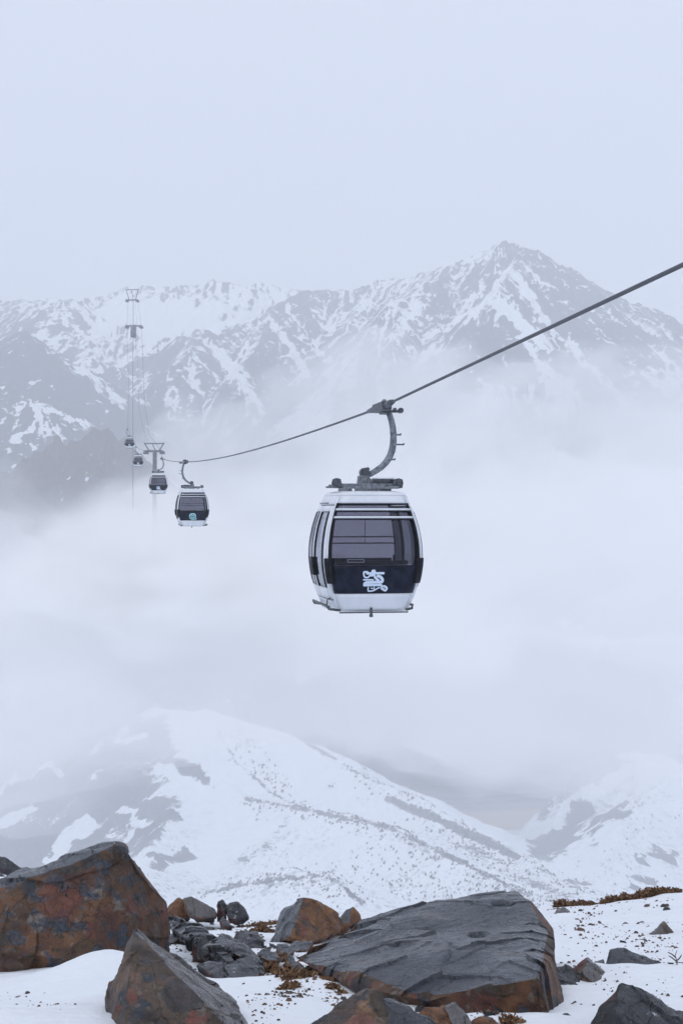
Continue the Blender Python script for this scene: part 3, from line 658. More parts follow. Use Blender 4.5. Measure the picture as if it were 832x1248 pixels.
def rock(label, pts, back=0.4, mat=None, edge=0.012, seed=1, rough=1.0, topdir=(0, -0.2, 1), tlo=0.35, thi=0.7, cat='rock', name='rock', group=None, shrink=0.25, smooth_it=2, strata=0.0, sink=0.06, comp=True, dimples=(), flake=1.0):
    if comp and back:
        ym = min(p[2] for p in pts); y0 = gY(min(1243, max(p[1] for p in pts))); y0 = y0 if ym > 6.9 else ym
        pts = [(a, b, y0 * 0.985 + (c - ym) * 0.35) for a, b, c in pts]
    W = [P(*p) for p in pts]
    cx = sum(p[0] for p in pts) / len(pts); cyy = sum(p[1] for p in pts) / len(pts)
    if back:
        for (px, py, Y) in pts:
            q = P(px + (cx - px) * shrink, py + (cyy - py) * shrink * 0.6, Y + back * (1 - 0.2 * random.random())); W.append(q)
    lowp = sorted(W, key=lambda p: p.z)[:max(3, len(W) // 3)]
    W += [p + Vector((0, 0, -sink)) for p in lowp]
    c, V, T, top = stone_mesh(W, edge, seed, rough, topdir, tlo, thi, smooth_it, strata, flake)
    for (px, py, rx, ry, dp) in dimples:
        A = V + np.array(c[:]); ok = top > 0.3
        d2 = ((A[:, 0] / A[:, 1] * F + 416 - px) / rx) ** 2 + ((624 - A[:, 2] / A[:, 1] * F - py) / ry) ** 2
        V[:, 2] -= np.where(ok, np.exp(-d2 ** 2) * dp, 0)
    me = bpy.data.meshes.new(name)
    me.vertices.add(len(V)); me.vertices.foreach_set('co', V.reshape(-1).astype(np.float32))
    me.loops.add(T.size); me.loops.foreach_set('vertex_index', T.reshape(-1).astype(np.int32))
    me.polygons.add(len(T)); me.polygons.foreach_set('loop_start', (np.arange(len(T)) * 3).astype(np.int32)); me.polygons.foreach_set('loop_total', np.full(len(T), 3, np.int32))
    me.polygons.foreach_set('use_smooth', np.full(len(T), True))
    at = me.attributes.new('top', 'FLOAT', 'POINT'); at.data.foreach_set('value', top.astype(np.float32))
    me.materials.append(mat); me.update(calc_edges=True); me.validate()
    o = link(bpy.data.objects.new(name, me)); o.location = c
    return tag(o, label, cat, group)

rock('huge brown and red conglomerate boulder with grey pitted sloping top, filling the left edge',
     [(-90, 1150, 8.4), (-90, 1112, 8.6), (-90, 1200, 8.5), (0, 1106, 8.6), (50, 1080, 8.65), (95, 1056, 8.7), (140, 1031, 8.85), (152, 1033, 8.9), (166, 1048, 8.9), (190, 1080, 8.95), (206, 1100, 9.05), (208, 1160, 9.0), (180, 1185, 8.75), (100, 1172, 8.35), (40, 1188, 8.5), (0, 1190, 8.55),
      (-80, 1098, 9.9), (0, 1076, 9.7), (60, 1052, 9.7), (100, 1040, 9.6), (142, 1032, 9.4), (190, 1100, 9.8), (200, 1160, 9.8), (-80, 1160, 10.0)],
     0, M_cong, 0.0105, 2, 0.45, (-0.30, -0.10, 0.95), 0.86, 0.95, cat='boulder', name='boulder', sink=0.12)
rock('pointed grey brown boulder in the bottom foreground, its tip overlapping the huge red boulder',
     [(163, 1128, 6.05), (152, 1155, 6.0), (132, 1192, 5.95), (127, 1250, 5.8), (158, 1178, 5.78), (150, 1225, 5.6), (188, 1152, 6.1), (215, 1168, 6.15), (247, 1193, 6.15), (284, 1220, 6.05), (303, 1250, 5.9), (207, 1182, 5.82), (250, 1226, 5.7), (285, 1262, 5.6), (140, 1310, 5.5), (290, 1310, 5.6),
      (180, 1150, 6.5), (240, 1192, 6.6), (300, 1250, 6.4), (135, 1240, 6.4)], 0, M_cong2, 0.008, 4, 0.6, (0.62, 0.1, 0.78), 0.86, 0.95, cat='boulder', name='boulder')
rock('very large flat dark slate slab with brown broken edges, in the middle foreground',
     [(361, 1168, 7.6), (400, 1190, 7.2), (445, 1202, 6.9), (480, 1213, 6.6), (520, 1214, 6.4), (590, 1203, 6.3), (657, 1190, 6.25), (372, 1152, 8.0), (402, 1137, 8.2), (440, 1118, 8.5), (490, 1106, 8.6), (560, 1095, 8.7), (626, 1089, 8.6), (640, 1099, 8.3), (655, 1118, 7.9), (669, 1130, 7.6), (678, 1158, 7.1),
      (500, 1230, 6.75), (560, 1240, 6.55), (600, 1258, 6.4), (672, 1262, 6.2), (684, 1300, 6.3), (640, 1300, 6.25), (683, 1190, 6.9), (685, 1240, 6.6), (400, 1200, 7.7), (450, 1216, 7.3), (450, 1130, 8.9), (662, 1140, 8.8)],
     0, M_slab, 0.0105, 6, 0.36, (0.0, -0.10, 1.0), 0.86, 0.95, cat='slab', name='slab', smooth_it=2, strata=0.0, flake=0.85, dimples=[(480, 1151, 6, 2.4, .06), (581, 1139, 10, 2.8, .08), (612, 1101, 12, 3, .04)])
rock('orange and grey wedge shaped rock with a dark blotch, behind the big slate slab',
     [(324, 1147, 11.2), (334, 1125, 11.3), (347, 1108, 11.4), (369, 1094, 11.3), (379, 1096, 11.3), (411, 1112, 11.4), (430, 1128, 11.5), (402, 1141, 11.2), (376, 1149, 10.9), (352, 1143, 10.85), (340, 1150, 11.0), (400, 1115, 11.9), (350, 1112, 11.9), (420, 1135, 12)],
     0, M_orange, 0.013, 8, 0.7, (-0.85, -0.1, 0.5), 0.55, 0.75)
rock('small two toned rock tip beside the orange wedge rock, at the snow crest',
     [(413, 1122, 13.2), (422, 1110, 13.2), (431, 1105, 13.2), (437, 1112, 13.2), (441, 1126, 13.2), (426, 1128, 12.9)], 0.4, M_orange, 0.02, 9, 0.8, (-0.85, -0.1, 0.5), 0.5, 0.7)
rock('dark pointed slate boulder cut off by the bottom right corner',
     [(757, 1201, 6.4), (768, 1203, 6.5), (800, 1216, 6.6), (850, 1240, 6.7), (880, 1262, 6.7), (712, 1252, 6.1), (730, 1230, 6.25), (752, 1235, 5.95), (745, 1270, 5.8), (700, 1280, 6.0), (860, 1310, 5.9), (800, 1300, 5.7)], 0.5, M_black, 0.009, 10, 0.6, (0.35, -0.1, 0.9), 0.5, 0.8, cat='boulder', name='boulder', strata=0.6)
rock('long dark slate slab sloping right, on the snow at the right',
     [(735, 1181, 8.7), (738, 1170, 8.8), (742, 1157, 8.9), (752, 1157, 9.0), (772, 1161, 9.1), (800, 1171, 9.1), (813, 1180, 9.0), (790, 1184, 8.7), (760, 1184, 8.6)], 0.35, M_slate, 0.011, 11, 0.6, (0.2, -0.1, 1), 0.3, 0.6, cat='slab', name='slab', strata=0.6)
rock('brown and grey pointed rock between two dark slates, right of the big slab',
     [(694, 1186, 8.4), (705, 1174, 8.4), (715, 1166, 8.35), (730, 1181, 8.3), (749, 1206, 7.9), (741, 1211, 7.6), (722, 1199, 7.75), (700, 1196, 7.95), (709, 1186, 7.9)], 0.35, M_cong2, 0.010, 12, 0.7, (0.6, 0, 0.7), 0.6, 0.8)
rock('dark slate rock leaning against the right side of the big slab',
     [(676, 1180, 8.0), (690, 1178, 8.1), (705, 1188, 8.0), (722, 1205, 7.7), (716, 1212, 7.4), (700, 1206, 7.4), (678, 1203, 7.4)], 0.3, M_black, 0.010, 13, 0.8, (0.35, -0.1, 0.9), 0.4, 0.8)
rock('flat dark diamond shaped stone almost buried in snow, right of the big slab',
     [(693, 1223, 7.0), (706, 1219, 7.1), (721, 1225, 7.0), (706, 1230, 6.85)], 0.06, M_slate, 0.010, 14, 0.7, (0, 0, 1), 0.3, 0.6, sink=0.05, cat='stone', name='stone')
rock('dark rock at the bottom edge between the slab and the snow',
     [(676, 1236, 6.6), (690, 1235, 6.6), (701, 1243, 6.4), (706, 1256, 6.2), (680, 1262, 6.1)], 0.3, M_slate, 0.010, 15, 0.8)
rock('small pyramid shaped grey brown rock standing alone on the right snow slope',
     [(791, 1141, 12.0), (808, 1123, 12.1), (821, 1138, 12.1), (806, 1142, 11.8), (813, 1141, 11.85)], 0.35, M_cong2, 0.014, 16, 0.7, (-0.7, -0.2, 0.5), 0.5, 0.7)
rock('flat brown stone slab at the right edge beside the long slate',
     [(801, 1182, 8.9), (808, 1175, 9.0), (845, 1172, 9.1), (850, 1184, 8.7), (815, 1186, 8.6)], 0.25, M_orange, 0.012, 17, 0.7, cat='slab', name='slab')
rock('small tan block behind the brown pointed rock at right',
     [(722, 1181, 9.1), (724, 1171, 9.2), (735, 1169, 9.2), (738, 1178, 9.1), (734, 1183, 8.9)], 0.2, M_orange, 0.012, 18, 0.8)
rock('rounded tan boulder at the bottom edge, left of the big slab\'s front',
     [(380, 1250, 5.75), (398, 1234, 5.85), (424, 1222, 5.95), (436, 1210, 6.0), (446, 1203, 6.05), (460, 1206, 6.05), (466, 1214, 6.0), (470, 1240, 5.9), (472, 1262, 5.7), (440, 1230, 5.7), (400, 1270, 5.5)], 0.35, M_tan, 0.008, 19, 0.8, (0, 0, 1), 0.9, 1.0, cat='boulder', name='boulder')
rock('smooth blue grey slate rock at the bottom edge beside the tan boulder',
     [(464, 1214, 6.1), (480, 1220, 6.15), (505, 1232, 6.2), (528, 1246, 6.2), (540, 1262, 6.1), (466, 1262, 5.8)], 0.3, M_slate, 0.009, 20, 0.6, (0, -0.1, 1), 0.2, 0.5)
rock('orange brown broken rock under the slab\'s front edge',
     [(508, 1236, 6.2), (520, 1226, 6.3), (540, 1222, 6.35), (562, 1234, 6.3), (575, 1250, 6.1), (545, 1262, 5.9), (515, 1250, 6.0)], 0.25, M_orange, 0.009, 21, 0.9, (0, 0, 1), 0.9, 1.0)
rock('pale grey broken rock under the slab\'s front edge',
     [(540, 1228, 6.25), (552, 1222, 6.3), (566, 1232, 6.25), (578, 1252, 6.0), (556, 1258, 5.9)], 0.2, M_cong2, 0.009, 22, 0.9)
rock('small red brown stone under the front of the slab, lowest in the picture',
     [(575, 1246, 6.1), (585, 1238, 6.15), (600, 1240, 6.15), (612, 1252, 6.0), (590, 1262, 5.9)], 0.2, M_orange, 0.010, 23, 0.9, (0, 0, 1), 0.9, 1.0, cat='stone', name='stone')
# behind, left of centre
rock('brown rounded rock touching the right side of the huge red boulder',
     [(203, 1112, 14.5), (207, 1103, 14.6), (217, 1094, 14.7), (230, 1099, 14.7), (234, 1116, 14.4), (215, 1118, 14.2)], 0.5, M_orange, 0.02, 24, 0.8, (0, 0, 1), 0.9, 1.0)
rock('tan and grey long rock behind the dark jagged slate, near the snow crest',
     [(224, 1096, 14.2), (233, 1093, 14.3), (248, 1100, 14.3), (262, 1109, 14.2), (266, 1119, 13.9), (240, 1120, 13.8), (228, 1113, 14)], 0.5, M_cong2, 0.02, 25, 0.8)
rock('dark slate with two jagged tips on the snow crest',
     [(264, 1117, 13.9), (266, 1099, 14), (271, 1097, 14), (277, 1103, 14), (276, 1119, 13.7)], 0.3, M_black, 0.017, 26, 0.9)
rock('dark hollowed slate lump right of the two jagged tips',
     [(276, 1104, 13.9), (289, 1099, 14), (298, 1108, 14), (303, 1119, 13.8), (292, 1121, 13.6), (277, 1120, 13.6)], 0.4, M_black, 0.017, 27, 1.2)
rock('tiny dark leaning stone in front of the jagged slates',
     [(267, 1124, 13.3), (272, 1116, 13.4), (277, 1122, 13.3), (284, 1130, 12.9), (274, 1128, 12.9)], 0.12, M_black, 0.017, 28, 0.8, cat='stone', name='stone')
rock('long grey slab lying diagonally in the snow beside the huge boulder',
     [(205, 1117, 12.01), (215, 1119, 12.01), (236, 1128, 11.28), (250, 1140, 10.19), (270, 1158, 9.10), (287, 1174, 8.19), (276, 1176, 8.10), (248, 1155, 9.28), (236, 1140, 10.28), (206, 1128, 11.28)], 0.12, M_slate, 0.014, 29, 0.5, (0, -0.1, 1), 0.2, 0.5, cat='slab', name='slab', shrink=0.05, comp=False)
rock('black triangular slate leaning on the diagonal grey slab',
     [(234, 1164, 9.5), (236, 1146, 9.7), (241, 1139, 9.75), (250, 1141, 9.7), (262, 1158, 9.3), (273, 1173, 8.9), (255, 1172, 9.0), (240, 1169, 9.2)], 0.25, M_black, 0.011, 30, 0.7)
rock('dark olive slate slab with a pointed upper end, between the diagonal slab and the snow patch',
     [(259, 1142, 11), (268, 1135, 11.1), (285, 1143, 10.9), (302, 1154, 10.3), (315, 1164, 9.8), (319, 1176, 9.2), (306, 1173, 9.2), (280, 1160, 9.9), (266, 1152, 10.4)], 0.3, M_slate, 0.012, 31, 0.6, (0, -0.1, 1), 0.2, 0.6, cat='slab', name='slab')
rock('dark flat topped rock left of the orange wedge rock',
     [(283, 1145, 11.6), (288, 1134, 11.8), (300, 1133, 11.8), (314, 1135, 11.8), (321, 1146, 11.5), (320, 1157, 11.0), (305, 1156, 10.8), (296, 1148, 11.1)], 0.35, M_black, 0.014, 32, 0.8)
rock('black low slate behind the pointed foreground boulder',
     [(240, 1177, 8.6), (250, 1173, 8.7), (270, 1173, 8.6), (284, 1183, 8.3), (290, 1198, 7.8), (272, 1200, 7.7), (256, 1186, 8.1)], 0.2, M_black, 0.010, 33, 0.7)
rock('ribbed blue grey slate block above the snow patch',
     [(270, 1176, 8.5), (290, 1169, 8.7), (311, 1168, 8.7), (314, 1182, 8.3), (316, 1199, 7.8), (303, 1200, 7.75), (286, 1198, 7.8)], 0.25, M_slate, 0.009, 34, 0.6, (0, -1, 0.8), 0.3, 0.7, strata=1.6)
rock('thin dark slate standing right of the ribbed block',
     [(309, 1168, 8.9), (316, 1167, 9.0), (322, 1178, 8.7), (321, 1189, 8.3), (314, 1186, 8.3)], 0.15, M_black, 0.011, 35, 0.8)
rock('small rust brown rock right of the flat topped dark rock',
     [(312, 1164, 10.2), (320, 1158, 10.4), (338, 1160, 10.3), (346, 1168, 9.9), (335, 1172, 9.6), (320, 1170, 9.7)], 0.2, M_orange, 0.013, 36, 0.9)
rock('orange brown block under the wedge rock\'s left foot',
     [(336, 1158, 10.3), (338, 1151, 10.5), (350, 1151, 10.5), (358, 1159, 10.2), (352, 1165, 9.9), (340, 1165, 9.9)], 0.2, M_orange, 0.013, 37, 0.9)
rock('flat brown stone under the wedge rock',
     [(352, 1154, 10.6), (360, 1148, 10.8), (380, 1149, 10.7), (376, 1158, 10.2), (360, 1160, 10.1)], 0.25, M_orange, 0.013, 38, 0.8)
rock('small dark stone at the left corner of the big slab',
     [(348, 1172, 9.2), (351, 1164, 9.3), (357, 1165, 9.3), (361, 1174, 9.0), (353, 1176, 8.9)], 0.12, M_black, 0.011, 39, 0.8, cat='stone', name='stone')
rock('brown angular rock at the left tip of the big slab',
     [(344, 1184, 8.6), (347, 1174, 8.8), (356, 1172, 8.8), (374, 1181, 8.4), (370, 1188, 8.1), (352, 1190, 8.0)], 0.2, M_orange, 0.010, 40, 0.9, (0, 0, 1), 0.9, 1.0)
rock('triangular dark slate stuck upright in the snow before the huge boulder',
     [(64, 1202, 7.35), (76, 1184, 7.4), (91, 1166, 7.45), (92, 1172, 7.45), (99, 1181, 7.4), (88, 1196, 7.3)], 0.12, M_slate, 0.010, 41, 0.5, (0.5, -0.6, 0.5), 0.2, 0.5)
rock('small brown rock showing between the two left boulders and the diagonal slab',
     [(206, 1140, 11.5), (214, 1136, 11.6), (224, 1141, 11.4), (212, 1149, 11.0), (206, 1150, 11.0)], 0.2, M_orange, 0.014, 42, 0.9)
rock('dark slate ridge on the snow hump behind the huge boulder, at the left edge',
     [(-20, 1048, 16.5), (0, 1044, 16.5), (8, 1045, 16.5), (22, 1054, 16.4), (36, 1064, 16.2), (25, 1068, 16), (8, 1058, 16), (-15, 1058, 16)], 0.5, M_black, 0.022, 43, 0.7)
rock('small dark slate below the ridge at the left edge',
     [(-12, 1070, 15.4), (0, 1064, 15.6), (12, 1071, 15.4), (10, 1078, 15), (-8, 1078, 15)], 0.3, M_black, 0.022, 44, 0.8)
rock('brown rock on the crest cut by the right edge of the picture',
     [(826, 1104, 15.8), (829, 1096, 15.9), (842, 1092, 15.9), (850, 1106, 15.6)], 0.4, M_orange, 0.022, 45, 0.8, (0, 0, 1), 0.9, 1.0)
rock('small dull brown rock on the crest, first right of the big slab',
     [(674, 1115, 15.4), (678, 1108, 15.6), (688, 1106, 15.6), (695, 1112, 15.5), (690, 1117, 15.2)], 0.4, M_cong2, 0.022, 46, 0.9)

STONES = [(707, 1136, 13, 'dark flat stone on the snow just under the crest, largest of the scattered ones'), (688, 1138, 6, 'tiny dark stone right beside the big slab on the slope'), (719, 1129, 8, 'oval grey stone above the dark flat stone'),
          (738, 1134, 6, 'round dark pebble in the middle of the right slope'), (762, 1129, 12, 'long thin dark stone in the middle of the right slope'), (781, 1129, 12, 'dark angular stone left of the small pyramid rock'),
          (788, 1117, 9, 'thin dark stone close under the crest vegetation'), (810, 1119, 14, 'long flat dark stone above the pyramid rock'), (812, 1122, 13, 'narrow flat stone directly above the pyramid rock'),
          (786, 1149, 6, 'small pebble below and left of the pyramid rock'), (750, 1121, 5, 'tiny pebble high on the right slope'), (692, 1168, 5, 'tiny pebble above the dark leaning slate'), (710, 1147, 5, 'tiny pebble below the dark flat stone'), (34, 1218, 9, 'small dark stone just breaking the snow in the lower left corner'),
          (228, 1123, 6, 'tiny dark stone above the diagonal slab'), (220, 1133, 5, 'tiny dark stone in the snow above the small brown rock'), (707, 1116, 7, 'small grey stone high on the slope near the crest')]
for i, (px, py, wpx, lb) in enumerate(STONES):
    Y = gY(py); x = (px - 416) / F * Y; zz = float(ground_z(np.array([x]), np.array([Y]))[0]); r = wpx * Y / F / 2
    rs = random.Random(i); pts = []
    for k in range(9):
        a = k * 0.7; pts.append(Vector((x + r * math.cos(a) * rs.uniform(0.8, 1.1), Y + r * math.sin(a) * rs.uniform(0.8, 1.2), zz - 0.01)))
        pts.append(Vector((x + 0.6 * r * math.cos(a), Y + 0.6 * r * math.sin(a), zz + r * rs.uniform(0.25, 0.6))))
    c, V, T, top = stone_mesh(pts, max(0.008, r * 0.12), 60 + i, 0.9)
    o = mesh_obj('stone', V.tolist(), T.tolist(), M_slate if i % 3 else M_cong2, smooth=True); o.location = c
    tag(o, lb, 'stone')

# broken rubble: small stones nothing tells apart, in three patches
rsb = random.Random(77)
protos = []
for k in range(6):
    pts = [Vector((rsb.uniform(-1, 1), rsb.uniform(-1, 1), rsb.uniform(-.5, .7))) for _ in range(11)]
    c, V, T, top = stone_mesh(pts, 0.14, 90 + k, 0.9); V = V + np.array(c[:])
    me = bpy.data.meshes.new('stone'); me.from_pydata(V.tolist(), [], T.tolist()); me.polygons.foreach_set('use_smooth', [True] * len(T))
    at = me.attributes.new('top', 'FLOAT', 'POINT'); at.data.foreach_set('value', top.astype(np.float32)); protos.append(me)
M_rub = stone_mat('rusty_rubble', ORG, 0.2, clasts=2.0, seed=21); M_rub2 = stone_mat('slate_rubble', SLT, 0.0, clasts=2.0, seed=22, top_col=((0.016, 0.018, 0.024), (0.055, 0.06, 0.075)))
for k, me in enumerate(protos): me.materials.append(M_rub if k % 2 else M_rub2)
for (x0, x1, y0, y1, n, s0, s1, lb, grp) in [(316, 366, 1146, 1196, 26, 5, 14, 'small broken %s stone in the rubble between the wedge rock and the big slab', 'rubble left of the big slab'),
                                      (208, 325, 1122, 1185, 24, 4, 12, 'small broken %s stone among the dark slates left of centre', 'rubble among the dark slates'),
                                      (500, 640, 1226, 1248, 22, 6, 18, 'small broken %s stone under the front edge of the big slab', 'rubble under the big slab'),
                                      (690, 832, 1150, 1240, 14, 3, 8, 'small %s stone scattered on the snow at lower right', 'loose stones at lower right')]:
    for i in range(n):
        px, py = rsb.uniform(x0, x1), rsb.uniform(y0, y1); Y = gY(py); x = (px - 416) / F * Y; r = rsb.uniform(s0, s1) * Y / F / 2
        pk = (2 * rsb.randrange(3) + 1) if ('rubble' in lb and rsb.random() < .6) else rsb.randrange(6); o = link(bpy.data.objects.new('stone', protos[pk]))
        o.location = (x, Y, float(ground_z(np.array([x]), np.array([Y]))[0]) + r * 0.15); o.scale = (r * rsb.uniform(.8, 1.5), r, r * rsb.uniform(.5, 1.0)); o.rotation_euler = (rsb.uniform(-.4, .4), rsb.uniform(-.4, .4), rsb.uniform(0, 6.28))
        tag(o, lb % ('dark', 'rusty')[pk % 2], 'stone', grp + (', rusty ones' if pk % 2 else ', dark ones'))

# grit and gravel half sunk in the snow
rg = np.random.RandomState(8); V, Fc = [], []
zones = [(310, 440, 1150, 1228, 900, 1.0), (205, 330, 1118, 1190, 500, 1.0), (655, 832, 1108, 1165, 420, .9), (680, 832, 1165, 1248, 260, .8), (0, 130, 1190, 1248, 40, .7), (480, 680, 1225, 1248, 260, 1.1), (300, 380, 1195, 1248, 60, .8)]
for (x0, x1, y0, y1, n, sc_) in zones:
    cl = [(rg.uniform(x0, x1), rg.uniform(y0, y1)) for _ in range(max(3, n // 28))]
    for i in range(n):
        c_ = cl[rg.randint(len(cl))]; px = c_[0] + rg.normal() * 13; py = np.clip(c_[1] + rg.normal() * 5, 1112, 1250); Y = gY(py); x = (px - 416) / F * Y
        r = (0.004 + 0.013 * rg.rand() ** 3) * sc_ * (0.6 + Y / 14); z = 0.0
        V0 = [(x + r * a * rg.uniform(.6, 1.3), Y + r * b * rg.uniform(.6, 1.3), r * c2 * rg.uniform(.5, 1.1)) for a, b, c2 in ((1, 0, -.3), (0, 1, -.3), (-1, 0, -.3), (0, -1, -.3), (.5, .4, .8), (-.4, -.3, .9))]
        k = len(V); V += V0; Fc += [(k, k + 1, k + 4), (k + 1, k + 2, k + 4), (k + 2, k + 5, k + 4), (k + 2, k + 3, k + 5), (k + 3, k, k + 5), (k, k + 4, k + 5)]
V = np.array(V); V[:, 2] += ground_z(V[:, 0], V[:, 1])
s = Mat('gravel_grit'); M_grit = s.finish(s.ramp(s.noise(s.geo(), 9, 4, 0.7), [(0.35, (0.03, 0.03, 0.036)), (0.5, (0.10, 0.075, 0.055)), (0.65, (0.16, 0.085, 0.045))]), 0.85)
tag(mesh_obj('gravel', V.tolist(), Fc, M_grit), kind='stuff')

# ------------------------------------------------------------------ dead alpine plants
s = Mat('dead_grass'); g = s.obj()
M_tuft = s.finish(s.ramp(s.noise(g, 40, 3), [(0.3, (0.05, 0.026, 0.014)), (0.5, (0.14, 0.070, 0.034)), (0.7, (0.27, 0.17, 0.09))]), 0.9)
def tuft(label, px, py, Y, wid, hgt, n, seed, name='grass_tuft', cat='grass tuft', dy=1.0, zoff=0.0):
    rs = random.Random(seed); v, f = [], []
    x0 = (px - 416) / F * Y
    for i in range(n):
        a, rr = rs.uniform(0, 2 * math.pi), math.sqrt(rs.random())
        bx, by = x0 + math.cos(a) * rr * wid / 2, Y + math.sin(a) * rr * wid / 2 * dy
        bz = None
        v.append((bx, by)); f.append((rs.uniform(0, 6.28), rs.uniform(0.1, 0.9), hgt * rs.uniform(0.4, 1.1) * (1.05 - 0.6 * rr * rr), rs.uniform(0.7, 1.3)))
    B = np.array(v); Z = ground_z(B[:, 0], B[:, 1])
    V, Fc = [], []
    for (bx, by), bz, (a, lean, h, w) in zip(v, Z, f):
        d = Vector((math.cos(a), math.sin(a), 0)); side = Vector((-d.y, d.x, 0)) * (0.0035 * w * (1 + Y / 12))
        p0 = Vector((bx, by, bz - 0.012 + zoff)); p1 = p0 + d * h * lean * 0.35 + Vector((0, 0, h * 0.6)); p2 = p0 + d * h * lean + Vector((0, 0, h * (1 - 0.25 * lean)))
        k = len(V); V += [p0 - side, p0 + side, p1 + side * 1.3, p1 - side * 1.3, p2]
        Fc += [(k, k + 1, k + 2, k + 3), (k + 3, k + 2, k + 4)]
        # seed heads and curled leaves
        if rs.random() < 0.5:
            k = len(V); q = Vector((rs.uniform(-1, 1), rs.uniform(-1, 1), rs.uniform(-1, 1))) * 0.011 * (0.6 + Y / 14); r_ = Vector((rs.uniform(-1, 1), rs.uniform(-1, 1), rs.uniform(-1, 1))) * 0.011 * (0.6 + Y / 14)
            V += [p2 - q, p2 + r_, p2 + q, p2 - r_]; Fc.append((k, k + 1, k + 2, k + 3))
    c = Vector((x0, Y, float(Z.mean())))
    o = mesh_obj(name, [p - c for p in V], Fc, M_tuft); o.location = c
    return tag(o, label, cat)
TF = [('largest rusty grass tuft in the snow patch left of the tan boulder', 363, 1211, 7.25, 0.17, 0.055, 260),
      ('rusty grass tuft with thin stalks above the largest tuft', 383, 1198, 7.7, 0.12, 0.07, 130),
      ('upright rusty tuft left of the brown angular rock', 327, 1177, 8.7, 0.13, 0.07, 220),
      ('dense brown tuft below the brown angular rock', 346, 1195, 7.9, 0.12, 0.09, 240),
      ('low brown tuft beneath the dense brown tuft', 342, 1205, 7.5, 0.08, 0.05, 110),
      ('small brown mossy clump left of the big slab, upper', 407, 1203, 7.5, 0.09, 0.03, 200),
      ('small brown mossy clump left of the big slab, right', 421, 1201, 7.55, 0.08, 0.03, 170),
      ('small brown mossy clump beside the tan boulder, middle', 403, 1212, 7.2, 0.10, 0.03, 200),
      ('little brown clump beside the tan boulder, lower', 406, 1219, 7.0, 0.07, 0.035, 120),
      ('tiny brown clump just above the tan boulder', 417, 1221, 6.9, 0.05, 0.03, 80),
      ('rusty tuft on the snow left of the orange wedge rock', 320, 1135, 12.6, 0.20, 0.07, 260),
      ('thin strip of brown grass on the crest above the dark flat topped rock', 318, 1122, 14.3, 0.45, 0.05, 320),
      ('brown tuft beneath the slab beside the small red brown stone', 622, 1247, 6.0, 0.09, 0.05, 140)]
TF += [('dense rusty plant cushion at the bottom, left of the tan boulder', 352, 1217, 7.0, 0.11, 0.045, 160), ('rusty sprigs on the snow between the tufts and the big slab', 393, 1206, 7.4, 0.10, 0.05, 120),
       ('rusty plant among the stones right under the wedge rock', 338, 1168, 9.4, 0.16, 0.06, 200), ('rusty sprigs at the foot of the brown angular rock, right side', 376, 1190, 8.0, 0.09, 0.06, 120), ('orange brown cushion on the snow at the foot of the ribbed block', 330, 1188, 8.3, 0.10, 0.06, 150)]
for i, t in enumerate(TF): tuft(*t, seed=i + 3)
CR = [('brown heath clump on the crest nearest the big slab', 686, 1110, 16.0, 0.22, 0.09, 300), ('round dark brown shrub on the crest right of the small dull rock', 683, 1112, 15.9, 0.16, 0.12, 260),
      ('long low band of brown heath on the crest behind the right slope', 707, 1111, 16.1, 0.38, 0.06, 380),
      ('brown shrub clump in the middle of the right crest', 746, 1109, 16.1, 0.30, 0.09, 420), ('pair of low brown shrubs right of the middle of the crest', 760, 1106, 16.1, 0.2, 0.10, 300),
      ('widest brown shrub clump on the right crest', 792, 1104, 16.1, 0.42, 0.11, 700), ('brown shrubs on the crest toward the right edge', 815, 1101, 16.1, 0.28, 0.08, 280), ('thin brown stalks on the crest left of the widest shrub clump', 774, 1106, 16.1, 0.2, 0.06, 120)]
for i, t in enumerate(CR): tuft(*t, seed=i + 40, name='shrub', cat='shrub', dy=0.7)
# the bare twig in the snow at the far right
def tube(pts, radii, sides=6):
    V, Fc = [], []; pts = [Vector(p) for p in pts]
    up = Vector((0.13, 0.31, 0.94)).normalized(); last = None
    for i, p in enumerate(pts):
        d = (pts[min(i + 1, len(pts) - 1)] - pts[max(i - 1, 0)]).normalized()
        a = d.cross(up if abs(d.dot(up)) < 0.95 else Vector((1, 0, 0))).normalized(); b = d.cross(a)
        if last is not None and a.dot(last) < 0: a, b = -a, -b
        last = a
        r = radii[i] if isinstance(radii, (list, tuple)) else radii
        for k in range(sides):
            t = 2 * math.pi * k / sides; V.append(p + a * (r * math.cos(t)) + b * (r * math.sin(t)))
    for i in range(len(pts) - 1):
        for k in range(sides): Fc.append((i * sides + k, i * sides + (k + 1) % sides, (i + 1) * sides + (k + 1) % sides, (i + 1) * sides + k))
    Fc.append(tuple(range(sides))[::-1]); Fc.append(tuple((len(pts) - 1) * sides + k for k in range(sides)))
    return V, Fc
